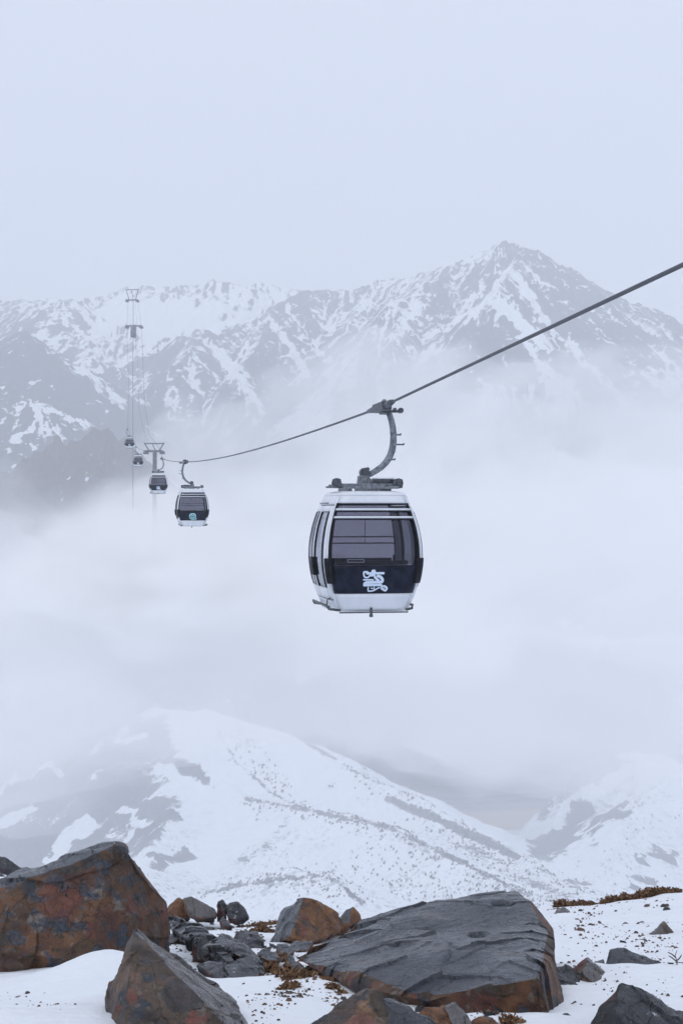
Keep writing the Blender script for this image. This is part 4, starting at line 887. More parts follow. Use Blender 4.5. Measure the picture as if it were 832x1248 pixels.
class MB:
    def __init__(s): s.v, s.f = [], []
    def add(s, V, Fc):
        k = len(s.v); s.v += [Vector(p) for p in V]; s.f += [tuple(i + k for i in q) for q in Fc]; return s
    def tube(s, pts, r, sides=8): return s.add(*tube(pts, r, sides))
    def box(s, lo, hi, bev=0.0):
        x0, y0, z0 = lo; x1, y1, z1 = hi; b = bev
        if not b:
            v = [(x, y, z) for z in (z0, z1) for y in (y0, y1) for x in (x0, x1)]
            return s.add(v, [(0, 2, 3, 1), (4, 5, 7, 6), (0, 1, 5, 4), (2, 6, 7, 3), (0, 4, 6, 2), (1, 3, 7, 5)])
        bm = bmesh.new(); bmesh.ops.create_cube(bm, size=1.0)
        for v in bm.verts: v.co = Vector(((x0 + x1) / 2 + v.co.x * (x1 - x0), (y0 + y1) / 2 + v.co.y * (y1 - y0), (z0 + z1) / 2 + v.co.z * (z1 - z0)))
        bmesh.ops.bevel(bm, geom=bm.edges[:], offset=b, segments=2, affect='EDGES', profile=0.7); bm.verts.index_update()
        V = [v.co.copy() for v in bm.verts]; Fc = [tuple(v.index for v in f.verts) for f in bm.faces]; bm.free()
        return s.add(V, Fc)
    def cyl(s, a, b, r, sides=16): return s.tube([a, b], r, sides)
    def build(s, name, mat, parent=None, smooth=False):
        o = mesh_obj(name, s.v, s.f, mat, parent, smooth)
        return o
s = Mat('twig_bark'); M_twig = s.finish(s.mix(s.noise(s.obj(), 60, 3), (0.03, 0.022, 0.018), (0.08, 0.06, 0.05)), 0.9)
Yt = 7.6; p0 = P(824, 1218, Yt); p0.z = float(ground_z(np.array([p0.x]), np.array([p0.y]))[0]) - 0.01
m = MB(); k_ = Yt / F
def tw(pts): m.tube([p0 + Vector((a * k_, 0.01 * i, -b * k_)) for i, (a, b) in enumerate(pts)], [0.0042, 0.0032, 0.0024, 0.0015][:len(pts)], 5)
tw([(0, 3), (1, -6), (-1, -12), (2, -18)]); tw([(0, -6), (-5, -10), (-9, -12)]); tw([(-1, -11), (-6, -15), (-10, -16)]); tw([(1, -8), (5, -11), (7, -13)])
tag(m.build('twig', M_twig), 'bare dark twig sticking out of the snow at the right edge', 'twig')
# ================================================================== THE CABLE CAR LINE
def simple(name, c1, c2, rough, scale=6, bump=0.0, bscale=60, **kw):
    s = Mat(name); g = s.obj(); n = s.noise(g, scale, 5, 0.65)
    nm = s.bump(s.noise(g, bscale, 4, 0.6), bump, 0.003) if bump else None
    return s.finish(s.mix(s.gray(n, 0.35, 0.65), c1, c2), rough, nm, **kw)
M_white = simple('white_cabin_paint', (0.66, 0.69, 0.74), (0.72, 0.75, 0.80), 0.32, 3, 0.02, 30, Specular_IOR_Level=0.5)
M_dark = simple('dark_trim', (0.006, 0.007, 0.010), (0.014, 0.016, 0.022), 0.6, 10, 0.2, Specular_IOR_Level=0.15)
M_panel = simple('navy_lower_glazing', (0.006, 0.008, 0.018), (0.016, 0.020, 0.040), 0.45, 5, Specular_IOR_Level=0.12)
M_steel = simple('weathered_galvanised_steel', (0.10, 0.115, 0.135), (0.27, 0.29, 0.32), 0.55, 14, 0.4, 40, Metallic=0.3)
M_steel2 = simple('dark_oily_steel', (0.035, 0.04, 0.05), (0.12, 0.13, 0.15), 0.5, 25, 0.5, 60, Metallic=0.3)
M_tower_far = simple('hazed_tower_steel', (0.20, 0.22, 0.26), (0.32, 0.34, 0.38), 0.7, 2)  # colour paled to stand in for haze on the two farther towers
M_tower = simple('grey_tower_paint', (0.15, 0.16, 0.19), (0.23, 0.24, 0.27), 0.6, 2)
M_rimsnow = simple('snow_crust', (0.74, 0.77, 0.81), (0.84, 0.86, 0.89), 0.85, 8, 0.5, 25)
M_seat = simple('dark_seat', (0.03, 0.03, 0.04), (0.055, 0.055, 0.07), 0.6, 8)
s = Mat('mark_white'); M_mark = s.finish((0.62, 0.72, 0.86), 0.5)
s = Mat('sticker_grey'); M_stick = s.finish((0.22, 0.24, 0.30), 0.6)
s = Mat('mark_teal'); M_mark2 = s.finish((0.36, 0.66, 0.72), 0.5)
s = Mat('rope'); g = s.node('ShaderNodeTexCoord').outputs['UV']; M_rope = None
s = Mat('tinted_glass')
tr = s.node('ShaderNodeBsdfTransparent'); tr.inputs[0].default_value = (0.648, 0.645, 0.688, 1)
gl = s.node('ShaderNodeBsdfGlossy'); gl.inputs['Roughness'].default_value = 0.06; gl.inputs[0].default_value = (0.9, 0.92, 1, 1)
fr = s.node('ShaderNodeFresnel'); fr.inputs[0].default_value = 1.5
mxs = s.node('ShaderNodeMixShader'); s.link(s.math('MULTIPLY', fr.outputs[0], 0.5), mxs.inputs[0]); s.link(tr.outputs[0], mxs.inputs[1]); s.link(gl.outputs[0], mxs.inputs[2]); s.link(mxs.outputs[0], s.out.inputs['Surface'])
M_glass = s.m

WZ = [(0.0, .690), (.08, .715), (.3, .80), (.6, .885), (.9, .925), (1.2, .915), (1.5, .865), (1.8, .775), (1.98, .70), (2.06, .665)]
DZ = [(0.0, .80), (.3, .88), (.6, .935), (.9, .955), (1.2, .95), (1.5, .91), (1.8, .83), (1.98, .78), (2.06, .74)]
WZ = [(z, w * 1.025) for z, w in WZ]; DZ = [(z, d * 1.13) for z, d in DZ]
def sm_interp(T, z):
    # smooth profile: average of nearby linear samples
    return sum(interp(T, z + d) for d in (-.09, -.045, 0, .045, .09)) / 5
NE = 5.5
def sp_front(xf, z, off=0.0, sgn=-1):
    w, d = sm_interp(WZ, z) + off, sm_interp(DZ, z) + off
    return Vector((w * xf, sgn * d * (1 - min(1, abs(xf)) ** NE) ** (1 / NE), z))
def sp_side(yf, z, off=0.0, sgn=1):
    w, d = sm_interp(WZ, z) + off, sm_interp(DZ, z) + off
    return Vector((sgn * w * (1 - min(1, abs(yf)) ** NE) ** (1 / NE), d * yf, z))
def corner_pt(t, z, off, sx_, sy_, c=0.86):
    """t in 0..1 runs round the corner from the front face to the side"""
    if t <= 0.5: p = sp_front(c + (0.89 ** (1) - c) * 0 + (0.5 ** (0) * 0) + (_cc - c) * (t * 2), z, off, -1)
    else: p = sp_side(-(_cc + (c - _cc) * (t * 2 - 1)), z, off, 1)
    return Vector((p.x * sx_, p.y * -sy_ * -1 if sy_ > 0 else p.y, p.z)) if False else Vector((p.x * sx_, p.y * (1 if sy_ < 0 else -1), p.z))
_cc = 0.5 ** (1 / NE)
def patch(mb, fn, us, zs, th, off=0.0):
    """a curved panel with thickness th (inwards), fn(u, z, offset) -> point"""
    n, m_ = len(zs), len(us); V = []
    for o in (off, off - th):
        for z in zs:
            for u in us: V.append(fn(u, z, o))
    I = lambda l, i, j: l * n * m_ + i * m_ + j
    Fc = []
    for i in range(n - 1):
        for j in range(m_ - 1):
            Fc.append((I(0, i, j), I(0, i, j + 1), I(0, i + 1, j + 1), I(0, i + 1, j)))
            Fc.append((I(1, i, j), I(1, i + 1, j), I(1, i + 1, j + 1), I(1, i, j + 1)))
    for i in range(n - 1):
        Fc.append((I(0, i, 0), I(0, i + 1, 0), I(1, i + 1, 0), I(1, i, 0))); Fc.append((I(0, i, m_ - 1), I(1, i, m_ - 1), I(1, i + 1, m_ - 1), I(0, i + 1, m_ - 1)))
    for j in range(m_ - 1):
        Fc.append((I(0, 0, j), I(1, 0, j), I(1, 0, j + 1), I(0, 0, j + 1))); Fc.append((I(0, n - 1, j), I(0, n - 1, j + 1), I(1, n - 1, j + 1), I(1, n - 1, j)))
    mb.add(V, Fc); return mb
lin = lambda a, b, n: list(np.linspace(a, b, n))
def fr_(sg): return lambda u, z, o: sp_front(u, z, o, sg)
def sd_(sg): return lambda u, z, o: sp_side(u, z, o, sg)

MARK = [([(215, 218), (300, 218)], 30), ([(216, 222), (232, 305), (295, 318), (335, 262)], 24), ([(262, 242), (575, 240)], 36), ([(388, 180), (390, 262)], 66), ([(385, 255), (340, 292)], 34),
        ([(392, 262), (425, 325), (490, 372)], 36), ([(210, 350), (395, 352)], 24), ([(440, 285), (505, 296), (548, 350), (535, 395), (470, 390), (245, 398)], 44), ([(238, 392), (234, 462)], 34),
        ([(240, 443), (540, 440)], 36), ([(305, 470), (302, 548), (395, 540), (440, 512), (502, 478)], 20), ([(345, 488), (385, 505)], 16), ([(405, 470), (402, 520)], 20), ([(512, 490), (575, 452), (630, 495), (600, 545), (516, 494)], 28), ([(552, 505), (592, 490)], 14)]
MARK2 = [([(240, 420), (240, 300), (300, 230), (400, 215), (500, 230), (545, 300), (545, 420)], 52), ([(310, 330), (340, 270), (390, 330), (440, 270), (480, 330)], 36), ([(290, 400), (500, 400)], 40), ([(230, 480), (340, 450), (400, 500), (470, 450), (620, 470)], 34), ([(300, 540), (480, 540), (600, 520)], 30)]
def emblem(mat, strokes, sgn, parent, z0=0.55, sc=0.45 / 430):
    mb = MB()
    for si, (pl_, wd) in enumerate(strokes):
        off = 0.008 + si * 0.0005
        # ribbon with round ends
        pts = []
        for a, b in zip(pl_[:-1], pl_[1:]):
            L = math.hypot(b[0] - a[0], b[1] - a[1]); n = max(1, int(L / 14))
            pts += [(a[0] + (b[0] - a[0]) * k / n, a[1] + (b[1] - a[1]) * k / n) for k in range(n)]
        pts.append(pl_[-1]); 
        for _ in range(2 if len(pl_) > 2 else 0):
            pts = [pts[0]] + [((p[0] + q[0] * 2 + r[0]) / 4, (p[1] + q[1] * 2 + r[1]) / 4) for p, q, r in zip(pts, pts[1:], pts[2:])] + [pts[-1]]
        L_, R_ = [], []
        for i, p in enumerate(pts):
            q, r = pts[max(0, i - 1)], pts[min(len(pts) - 1, i + 1)]
            dx, dy = r[0] - q[0], r[1] - q[1]; dl = math.hypot(dx, dy) + 1e-6; nx, ny = -dy / dl, dx / dl
            hw = wd * 1.1 / 2 * (0.55 if i in (0, len(pts) - 1) else 1)
            L_.append((p[0] + nx * hw, p[1] + ny * hw)); R_.append((p[0] - nx * hw, p[1] - ny * hw))
        def w3(p, o):
            x = (p[0] - 420) * sc; z = z0 - (p[1] - 370) * sc
            if sgn > 0: x = -x
            w = sm_interp(WZ, z); return sp_front(x / w, z, o, sgn)
        V = [w3(p, off) for p in L_] + [w3(p, off) for p in R_] + [w3(p, 0.002) for p in L_] + [w3(p, 0.002) for p in R_]
        n = len(pts); Fc = []
        for i in range(n - 1):
            Fc += [(i, i + 1, n + i + 1, n + i), (2 * n + i, 2 * n + i + 1, i + 1, i), (3 * n + i + 1, 3 * n + i, n + i, n + i + 1)]
        mb.add(V, Fc)
    return mb.build('emblem', mat, parent)

def empty(name, loc, rz=0.0):
    o = bpy.data.objects.new(name, None); o.empty_display_size = 0.3; link(o); o.location = loc; o.rotation_euler = (0, 0, rz); return o

def make_cabin(marks=MARK, markmat=None):
    rt = empty('cable_car', (0, 0, 0))
    # ---- white shell
    b = MB()
    CORN = [(-1, -1), (1, -1), (-1, 1), (1, 1)]
    zs = lin(0.0, 2.06, 30); ts = lin(0, 1, 11)
    for sx_, sy_ in CORN: patch(b, lambda t, z, o, a=sx_, c=sy_: corner_pt(t, z, o, a, c), ts, zs, 0.035)
    for sg in (-1, 1):
        patch(b, fr_(sg), lin(-.862, .862, 13), lin(0.0, 0.32, 6), 0.035, -0.001)
        patch(b, fr_(sg), lin(-.862, .862, 13), lin(1.92, 2.06, 4), 0.035, -0.001)
        patch(b, sd_(sg), lin(-.862, .862, 13), lin(0.0, 0.20, 5), 0.035, -0.001)
        patch(b, sd_(sg), lin(-.862, .862, 13), lin(1.90, 2.06, 4), 0.035, -0.001)
    b.build('body', M_white, rt, True)
    # roof
    r = MB(); V = []; N = 48; rings = [(2.055, 0.0), (2.095, -0.012), (2.125, -0.05), (2.15, -0.20)]
    for (z, o) in rings:
        for k in range(N):
            a = 2 * math.pi * k / N; ca, sa = math.cos(a), math.sin(a)
            rr = (abs(ca) ** NE + abs(sa) ** NE) ** (-1 / NE)
            V.append((ca * rr * (.682 + o), sa * rr * (.832 + o), z))
    Fc = [(i * N + k, i * N + (k + 1) % N, (i + 1) * N + (k + 1) % N, (i + 1) * N + k) for i in range(3) for k in range(N)]
    Fc.append(tuple(3 * N + k for k in range(N))); Fc.append(tuple(range(N))[::-1])
    r.add(V, Fc); r.build('roof', M_white, rt, True)
    f = MB(); V = []
    for z in (0.012, 0.06):
        for k in range(N):
            a = 2 * math.pi * k / N; ca, sa = math.cos(a), math.sin(a); rr = (abs(ca) ** NE + abs(sa) ** NE) ** (-1 / NE)
            V.append((ca * rr * .655, sa * rr * .86, z))
    f.add(V, [(k, (k + 1) % N, N + (k + 1) % N, N + k) for k in range(N)] + [tuple(range(N))[::-1], tuple(N + k for k in range(N))])
    f.build('floor', M_dark, rt)
    # ---- end glazing, lower panels, rails, emblem, bumpers
    for sg in (-1, 1):
        g_ = MB(); patch(g_, fr_(sg), lin(-.858, .858, 17), lin(0.83, 1.92, 16), 0.008, -0.012)
        w_ = g_.build('windscreen', M_glass, rt, True)
        k = MB()
        patch(k, fr_(sg), lin(-.875, -.835, 3), lin(0.83, 1.93, 14), 0.03, 0.003); patch(k, fr_(sg), lin(.835, .875, 3), lin(0.83, 1.93, 14), 0.03, 0.003)
        patch(k, fr_(sg), lin(-.835, .835, 13), lin(1.895, 1.925, 2), 0.03, 0.003)
        k.build('seal', M_dark, w_, True)
        p_ = MB(); patch(p_, fr_(sg), lin(-.875, .875, 17), lin(0.325, 0.825, 8), 0.03, 0.002)
        pn = p_.build('lower_panel', M_panel, rt, True)
        emblem(markmat or M_mark, marks, sg, pn)
        for z in (1.80, 1.66):
            q = MB(); patch(q, fr_(sg), lin(-.84, .84, 13), lin(z, z + 0.035, 2), 0.03, 0.02)
            q.box((-.60, sg * 0.92 - .01, z + .005), (-.57, sg * 0.92 + .01, z + .03)); q.build('vent_rail', M_white, rt, True)
            q = MB(); patch(q, fr_(sg), lin(-.84, .84, 13), lin(z - 0.03, z - 0.004, 2), 0.03, 0.012); q.build('vent_gasket', M_dark, rt, True)
        q = MB()
        for x0_, x1_, z0_, z1_ in ((-.50, -.20, .88, .888), (-.50, -.20, .928, .936), (-.50, -.492, .889, .927), (-.208, -.20, .889, .927)):
            ww = sm_interp(WZ, .9); patch(q, fr_(sg), lin(-x1_ / ww * sg * -1 if sg > 0 else x0_ / ww, -x0_ / ww * sg * -1 if sg > 0 else x1_ / ww, 4), lin(z0_, z1_, 2), 0.004, 0.004)
        q.build('sticker', M_stick, w_)
        for sxx in (-1, 1):
            q = MB(); patch(q, lambda t, z, o, a=sxx, c=sg: corner_pt(t, z, o, a, c, 0.80), lin(0.0, 0.72, 9), lin(0.50, 0.95, 8), 0.06, 0.045)
            q.build('bumper', M_dark, rt, True)
    # ---- sliding doors on both sides
    for sg in (-1, 1):
        for (a, c) in ((-.855, -.01), (.01, .855)):
            d = MB(); zz = lin(0.215, 1.885, 22); fn = sd_(sg); e = .075
            patch(d, fn, lin(a, a + e, 3), zz, 0.04, 0.006); patch(d, fn, lin(c - e, c, 3), zz, 0.04, 0.006)
            patch(d, fn, lin(a + e, c - e, 6), lin(0.215, 0.42, 4), 0.04, 0.006); patch(d, fn, lin(a + e, c - e, 6), lin(1.78, 1.885, 3), 0.04, 0.006)
            dr = d.build('door', M_white, rt, True)
            q = MB(); zz2 = lin(0.425, 1.775, 18)
            for u0, u1 in ((a + e, a + e + .07), (c - e - .07, c - e)): patch(q, fn, lin(u0, u1, 2), zz2, 0.03, 0.01)
            q.build('window_frame', M_dark, dr, True)
            q = MB(); patch(q, fn, lin(a + e + .07, c - e - .07, 8), zz2, 0.008, -0.004); q.build('window', M_glass, dr, True)
        q = MB(); patch(q, sd_(sg), lin(-.14, .14, 5), lin(0.62, 0.95, 5), 0.05, 0.05); q.build('door_bumper', M_dark, rt, True)
        q = MB(); zs_ = lin(0.2, 1.9, 12)
        q.tube([sp_side(-.5, 1.93, .012, sg), sp_side(.5, 1.93, .012, sg)], .012, 8); q.build('door_track', M_steel, rt, True)
        # guide rail under each side
        q = MB(); x_ = sg * (.80 if sg < 0 else .70)
        q.tube([(sg * .60, -.86, .02), (x_, -.90, .05), (x_ + sg * .03, -.80, .10), (x_ + sg * .03, .80, .10), (x_, .90, .05), (sg * .60, .86, .02)], .024, 8)
        q.tube([(sg * .62, -.5, .0), (x_ + sg * .02, -.5, .10)], .018, 6); q.tube([(sg * .62, .5, .0), (x_ + sg * .02, .5, .10)], .018, 6)
        
        if sg < 0: q.tube([(x_ + sg * .03, -.8, .10), (x_ + sg * .01, -.78, .22), (sg * .72, -.76, .24)], .014, 6)
        q.build('guide_rail', M_steel2, rt, True)
    # ---- benches
    for sg in (-1, 1):
        q = MB(); q.box((-.62, min(sg * .30, sg * .70), .42), (.62, max(sg * .30, sg * .70), .50), .02); q.box((-.66, min(sg * .70, sg * .76), .50), (.66, max(sg * .70, sg * .76), .90), .015)
        q.build('seat', M_seat, rt)
    q = MB(); q.tube([(-.70, 0.74, 1.30), (.70, 0.74, 1.30)], .012, 6); q.tube([(-.72, 0.74, 1.18), (.72, 0.74, 1.18)], .012, 6); q.tube([(.15, .74, 1.18), (.15, .74, 1.62)], .006, 6)
    
    q.tube([(-.66, .74, 1.18), (-.66, .74, 1.30)], .01, 6)
    q.build('handrail', M_dark, rt, True)
    # ---- roof carriage
    q = MB()
    for x_ in (-.36, .36): q.box((x_ - .035, -.56, 2.152), (x_ + .035, .56, 2.215), .008)
    for y_ in (-.55, .48): q.box((-.58, y_, 2.217), (.58, y_ + .07, 2.285), .008)
    q.box((-.50, -.64, 2.19), (.52, -.60, 2.235), .006)
    q.box((-.16, -.14, 2.15), (.22, .14, 2.23), .01)
    q.build('roof_frame', M_steel, rt)
    q = MB(); q.add([(-.13, -.10, 2.233), (.30, -.10, 2.233), (.08, -.10, 2.40), (.08, -.10, 2.44), (-.11, -.10, 2.44), (-.13, .10, 2.233), (.30, .10, 2.233), (.08, .10, 2.40), (.08, .10, 2.44), (-.11, .10, 2.44)], [(0, 1, 2, 3, 4), (9, 8, 7, 6, 5), (0, 5, 6, 1), (1, 6, 7, 2), (2, 7, 8, 3), (3, 8, 9, 4), (4, 9, 5, 0)])
    q.build('hanger_mount', M_steel, rt)
    for x_ in (-.60, .53):
        q = MB(); q.box((x_ - .07, -.60, 2.20), (x_ + .07, -.40, 2.37), .03); q.cyl((x_ - .02, -.63, 2.29), (x_ - .02, -.60, 2.29), .09, 20); q.cyl((x_ - .02, -.655, 2.29), (x_ - .02, -.63, 2.29), .04, 12)
        q.box((x_ - .05, -.39, 2.217), (x_ + .05, .44, 2.25), .005)
        q.build('guide_roller', M_steel2, rt)
    q = MB(); q.box((.16, -.40, 2.29), (.50, .20, 2.37), .02); q.build('drive_box', M_steel2, rt)
    q = MB(); q.box((.17, -.39, 2.372), (.49, .19, 2.40), .012); q.build('snow_cap', M_rimsnow, rt)
    # ---- hanger arm, swept as a flat tapering box section
    path = [(.055, 2.45), (.12, 2.475), (.215, 2.53), (.32, 2.60), (.41, 2.69), (.48, 2.80), (.525, 2.92), (.545, 3.05), (.548, 3.19), (.535, 3.33), (.51, 3.46), (.475, 3.57), (.43, 3.63)]
    hw = [.050, .052, .054, .056, .058, .060, .060, .058, .056, .054, .052, .05, .045]
    q = MB(); V = []; n = len(path)
    for i, (x_, z_) in enumerate(path):
        a, c = path[max(0, i - 1)], path[min(n - 1, i + 1)]; dx, dz = c[0] - a[0], c[1] - a[1]; L = math.hypot(dx, dz); nx, nz = -dz / L, dx / L
        for sx_, sy_ in ((1, -.7), (.7, -1), (-.7, -1), (-1, -.7), (-1, .7), (-.7, 1), (.7, 1), (1, .7)):
            V.append((x_ + nx * hw[i] * sx_, sy_ * .045, z_ + nz * hw[i] * sx_))
    Fc = [(i * 8 + k, i * 8 + (k + 1) % 8, (i + 1) * 8 + (k + 1) % 8, (i + 1) * 8 + k) for i in range(n - 1) for k in range(8)]
    Fc += [tuple(range(8))[::-1], tuple((n - 1) * 8 + k for k in range(8))]
    q.add(V, Fc); arm = q.build('hanger_arm', M_steel, rt, True)
    for (x_, z_, l_) in ((.60, 3.20, .09), (.60, 3.02, .15), (.50, 2.74, .08)):
        q = MB(); q.box((x_ - .02, -.03, z_ - .013), (x_ + l_, .03, z_ + .013), .004); q.box((x_ + l_ - .012, -.03, z_ + .015), (x_ + l_, .03, z_ + .03)); q.build('step', M_steel2, arm)
    q = MB(); q.cyl((.0, -.09, 2.50), (.0, .09, 2.50), .085, 18); q.cyl((.0, -.12, 2.50), (.0, .12, 2.50), .04, 12); q.box((-.07, -.085, 2.44), (.09, .085, 2.53), .02); q.cyl((.055, -.075, 2.56), (.055, .075, 2.56), .035, 10); q.build('pivot', M_steel2, rt)
    # ---- grip on the rope (rope at x .32, z 3.71, along local y)
    gx, gz_ = .32, 3.71
    q = MB(); q.box((gx - .09, -.5, gz_ - .085), (gx + .10, .45, gz_ + .075), .03); q.box((gx - .01, -.20, gz_ - .13), (gx + .15, .18, gz_ - .02), .02)
    gr = q.build('grip', M_steel2, rt)
    q = MB(); q.tube([(gx, -1.1, gz_ + .02), (gx, -.8, gz_ + .016), (gx, -.34, gz_), (gx, .30, gz_), (gx, .8, gz_ + .006), (gx, 1.3, gz_ + .012)], [.036, .06, .065, .065, .06, .036], 10); q.build('rope_guide', M_steel2, gr, True)
    q = MB(); q.cyl((gx + .05, -.12, gz_ + .06), (gx + .05, -.02, gz_ + .10), .05, 12); q.cyl((gx + .10, .06, gz_ + .06), (gx + .19, .06, gz_ + .11), .035, 10); q.box((gx + .06, -.05, gz_ + .03), (gx + .20, .03, gz_ + .065), .01)
    q.tube([(gx - .02, -.28, gz_ + .06), (gx + .02, -.1, gz_ + .10), (gx + .12, .1, gz_ + .09)], .02, 8); q.build('spring', M_steel2, gr)
    q = MB(); q.box((gx + .08, -.04, gz_ - .10), (gx + .40, .04, gz_ - .055), .01); q.cyl((gx + .36, -.06, gz_ - .06), (gx + .36, .06, gz_ - .06), .05, 12); q.cyl((gx + .25, -.05, gz_ - .04), (gx + .25, .05, gz_ - .04), .03, 10); q.build('lever', M_steel2, gr)
    # ---- underside coupling
    q = MB(); q.cyl((-.05, -.93, -.09), (-.05, -.93, .07), .022, 10); q.cyl((-.05, -.93, -.10), (-.05, -.93, -.045), .034, 10); q.box((-.62, -.95, -.028), (.62, -.91, -.004), .004); q.build('floor_hook', M_steel2, rt)
    return rt

def children(o): return [c for c in bpy.data.objects if c.parent == o]
def copy_tree(o, parent=None):
    c = o.copy(); COL.objects.link(c); c.parent = parent
    for ch in children(o): copy_tree(ch, c)
    return c
G = 'cable cars strung along the line'
YAW = math.atan(0.17)
car = make_cabin(); car.location = (.42, 25.95, -1.77); car.rotation_euler.z = YAW
CARS = [((234, 641, 81.4), math.pi + YAW, 'second cable car, hanging alone below the rope with a teal mark on its dark band'),
        ((193, 601.5, 149), YAW, 'third cable car, hanging right in front of the grey support tower'),
        ((168.5, 568.5, 268), math.pi + YAW, 'tiny cable car fading in mist, immediately left of the grey tower'),
        ((158, 546, 282), YAW + math.pi, 'farthest and highest tiny cable car, above left of the grey tower')]
tag(car, 'nearest and largest white cable car with tinted windows and a white calligraphy mark', 'cable car', G)
for q_, rz, lb in CARS:
    c = copy_tree(car); c.location = P(*q_); c.rotation_euler.z = rz; tag(c, lb, 'cable car', G)
    if q_[2] < 90:
        for pn in children(c):
            for em in children(pn):
                if em.name.startswith('emblem'):
                    sg = -1 if sum(v.co.y for v in em.data.vertices) < 0 else 1
                    bpy.data.objects.remove(em); emblem(M_mark2, MARK2, sg, pn)

# ---- towers
def sheave_train(parent, x, y, z, L=3.2, mat=None, r=.30, slope=0.0):
    q = MB(); q.box((x - .20, y - L / 2, z - .18), (x + .20, y + L / 2, z + .05), .03); q.box((x - .42, y - L * .3, z - .55), (x + .42, y + L * .3, z - .19), .08)
    t = q.build('sheave_train', mat, parent)
    for k in range(5):
        yy_ = y - L / 2 + .2 + k * (L - .4) / 4
        w = MB(); w.cyl((x - .15, yy_, z - .20), (x + .15, yy_, z - .20), r, 18); w.build('wheel', mat, t)
def tower(label, Y, pxc, beam_py, head_py, pxl, pxr, colw, col_bot, mast_w, base, mat, sh):
    k = Y / F; X = lambda px: (px - 416) * k; Z = lambda py: (624 - py) * k
    rt = empty('tower', (X(pxc), Y, base)); o = Vector((X(pxc), Y, base))
    L = lambda px, py, dy=0.0: (X(px) - o.x, dy, Z(py) - o.z)
    zb = Z(beam_py) - o.z
    if col_bot is not None:
        q = MB(); q.tube([(0, 0, Z(col_bot) - o.z), (0, 0, zb + .2)], [colw * .5 * 1.05, colw * .5], 20); q.build('column', mat, rt, True)
        zc = Z(col_bot) - o.z + .02
    else: zc = zb
    q = MB(); q.tube([(0, 0, 0), (0, 0, zc * .5), (0, 0, zc)], [mast_w * .9, mast_w * .6, mast_w * .5], 14); q.build('mast', mat, rt, True)
    q = MB(); q.box((X(pxl) - o.x, -.22, zb - .25), (X(pxr) - o.x, .22, zb + .15), .04); q.build('crossarm', mat, rt)
    if head_py:
        q = MB(); zh = Z(head_py) - o.z; ex = (X(pxr) - X(pxl)) * .10
        q.box((X(pxl) - o.x - ex, -.14, zh - .12), (X(pxr) - o.x + ex, .14, zh + .10), .03)
        xl, xr = X(pxl) - o.x, X(pxr) - o.x
        q.tube([(xl - ex * .6, 0, zh - .1), (xl + (xr - xl) * .18, 0, zb + .12)], .11, 8); q.tube([(xr + ex * .6, 0, zh - .1), (xr - (xr - xl) * .18, 0, zb + .12)], .11, 8)
        q.tube([(0.0 - .4, 0, zh - .1), (0.15, 0, zb + .12)], .08, 8)
        for x_ in (xl - ex * .9, xr + ex * .9): q.tube([(x_, -1.2, zh + .12), (x_, 1.2, zh + .12)], .05, 6)
        q.build('service_gantry', mat, rt)
    for px_ in (pxl, pxr): sheave_train(rt, X(px_) - o.x, 0, zb - .05, sh, mat)
    q = MB(); x_ = colw * .5 + .12
    for dx in (-.14, .14): q.tube([(x_ - 0.0, -.3 + dx, zb - 8), (x_, -.3 + dx, zb)], .02, 5)
    q.build('ladder', mat, rt)
    return tag(rt, label, 'tower', 'support towers of the cable car line')
tower('nearest grey support tower with two beams, behind the third cable car', 262, 188.5, 549.5, 540.5, 178, 198, .68, None, .66, -8, M_tower, 3.4)
tower('middle support tower, short thick pale column under a crossarm with a thin mast', 345, 162.5, 397, None, 155, 172.5, 1.25, 411, .06, -8, M_tower_far, 3.0)
tower('farthest and highest pale support tower with a gantry over its crossarm', 415, 162, 365.5, 353, 155, 168, .34, None, .06, -8, M_tower_far, 3.0)

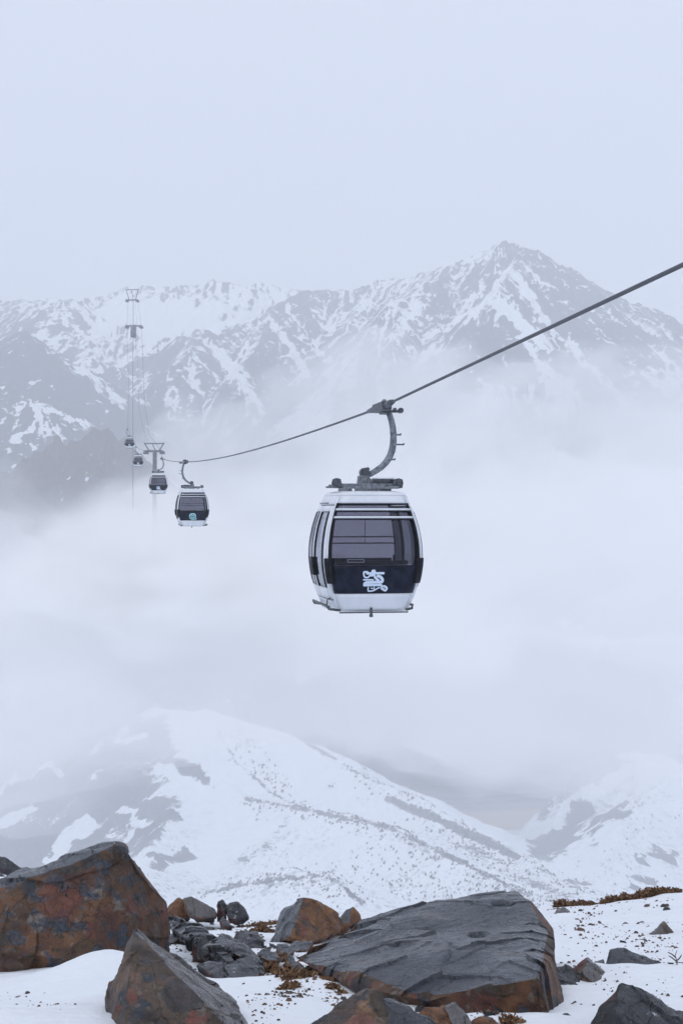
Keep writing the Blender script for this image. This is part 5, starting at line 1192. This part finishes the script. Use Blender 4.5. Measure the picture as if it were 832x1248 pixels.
# ---- ropes
s = Mat('steel_rope'); g = s.obj()
wv = s.node('ShaderNodeTexWave'); wv.wave_type = 'BANDS'; wv.bands_direction = 'DIAGONAL'; wv.inputs['Scale'].default_value = 16.0; wv.inputs['Distortion'].default_value = 1.0; s.link(g, wv.inputs['Vector'])
M_rope = s.finish(s.mix(wv.outputs[1], (0.030, 0.034, 0.044), (0.12, 0.13, 0.155)), 0.5, s.bump(wv.outputs[1], 0.6, 0.01), Metallic=0.2)
def rope(label, knots, r, steps=14, sag=None):
    pts = []
    for i, (a, b) in enumerate(zip(knots[:-1], knots[1:])):
        a, b = Vector(a), Vector(b); sg_ = (sag[i] if sag else 0.0)
        for k in range(steps):
            t = k / steps; p = a.lerp(b, t); p.z -= sg_ * 4 * t * (1 - t); pts.append(p)
    pts.append(Vector(knots[-1]))
    m_ = MB(); m_.tube(pts, r, 10); o = m_.build('rope', M_rope, None, True)
    return tag(o, label, 'rope')
def grip_at(o, mirrored=False):
    bpy.context.view_layer.update(); v = Matrix.Rotation(o.rotation_euler.z, 4, 'Z') @ Vector((.32, 0, 3.71)); return Vector(o.location) + v
cars = [o for o in bpy.data.objects if o.name.startswith('cable_car')]; cars.sort(key=lambda o: o.location.y)
gp = [grip_at(o) for o in cars]
d_ = Vector((0.169, -1, 0.0186))
k1, k2, k3 = 262 / F, 345 / F, 415 / F
rope('dark steel haul rope carrying the nearest cable cars up to the right edge', [gp[0] + d_ * 46, gp[0], gp[1], gp[2], P(198, 551, 262)], .0235, 30, [.0, .25, .1, .1])
rope('faint rope climbing steeply from the nearest tower\'s right sheaves to the farthest tower', [P(198, 551, 262), P(182, 530, 280), P(176, 488, 305), P(172.8, 398, 345), P(168, 367, 415), P(200, 356.5, 900), P(226, 354, 1500)], .024, 10)
rope('faint rope on the left carrying the two farthest cable cars', [P(178, 551, 262), gp[3], gp[4], P(157, 470, 305), P(155, 398, 345), P(156, 367, 415)], .022, 10)
rope('thin communication line between the towers, left of the right haul rope', [P(182, 541, 262), P(170, 500, 300), P(167, 398, 345), P(165, 353, 415)], .016, 10, [1, 1, 0.5])
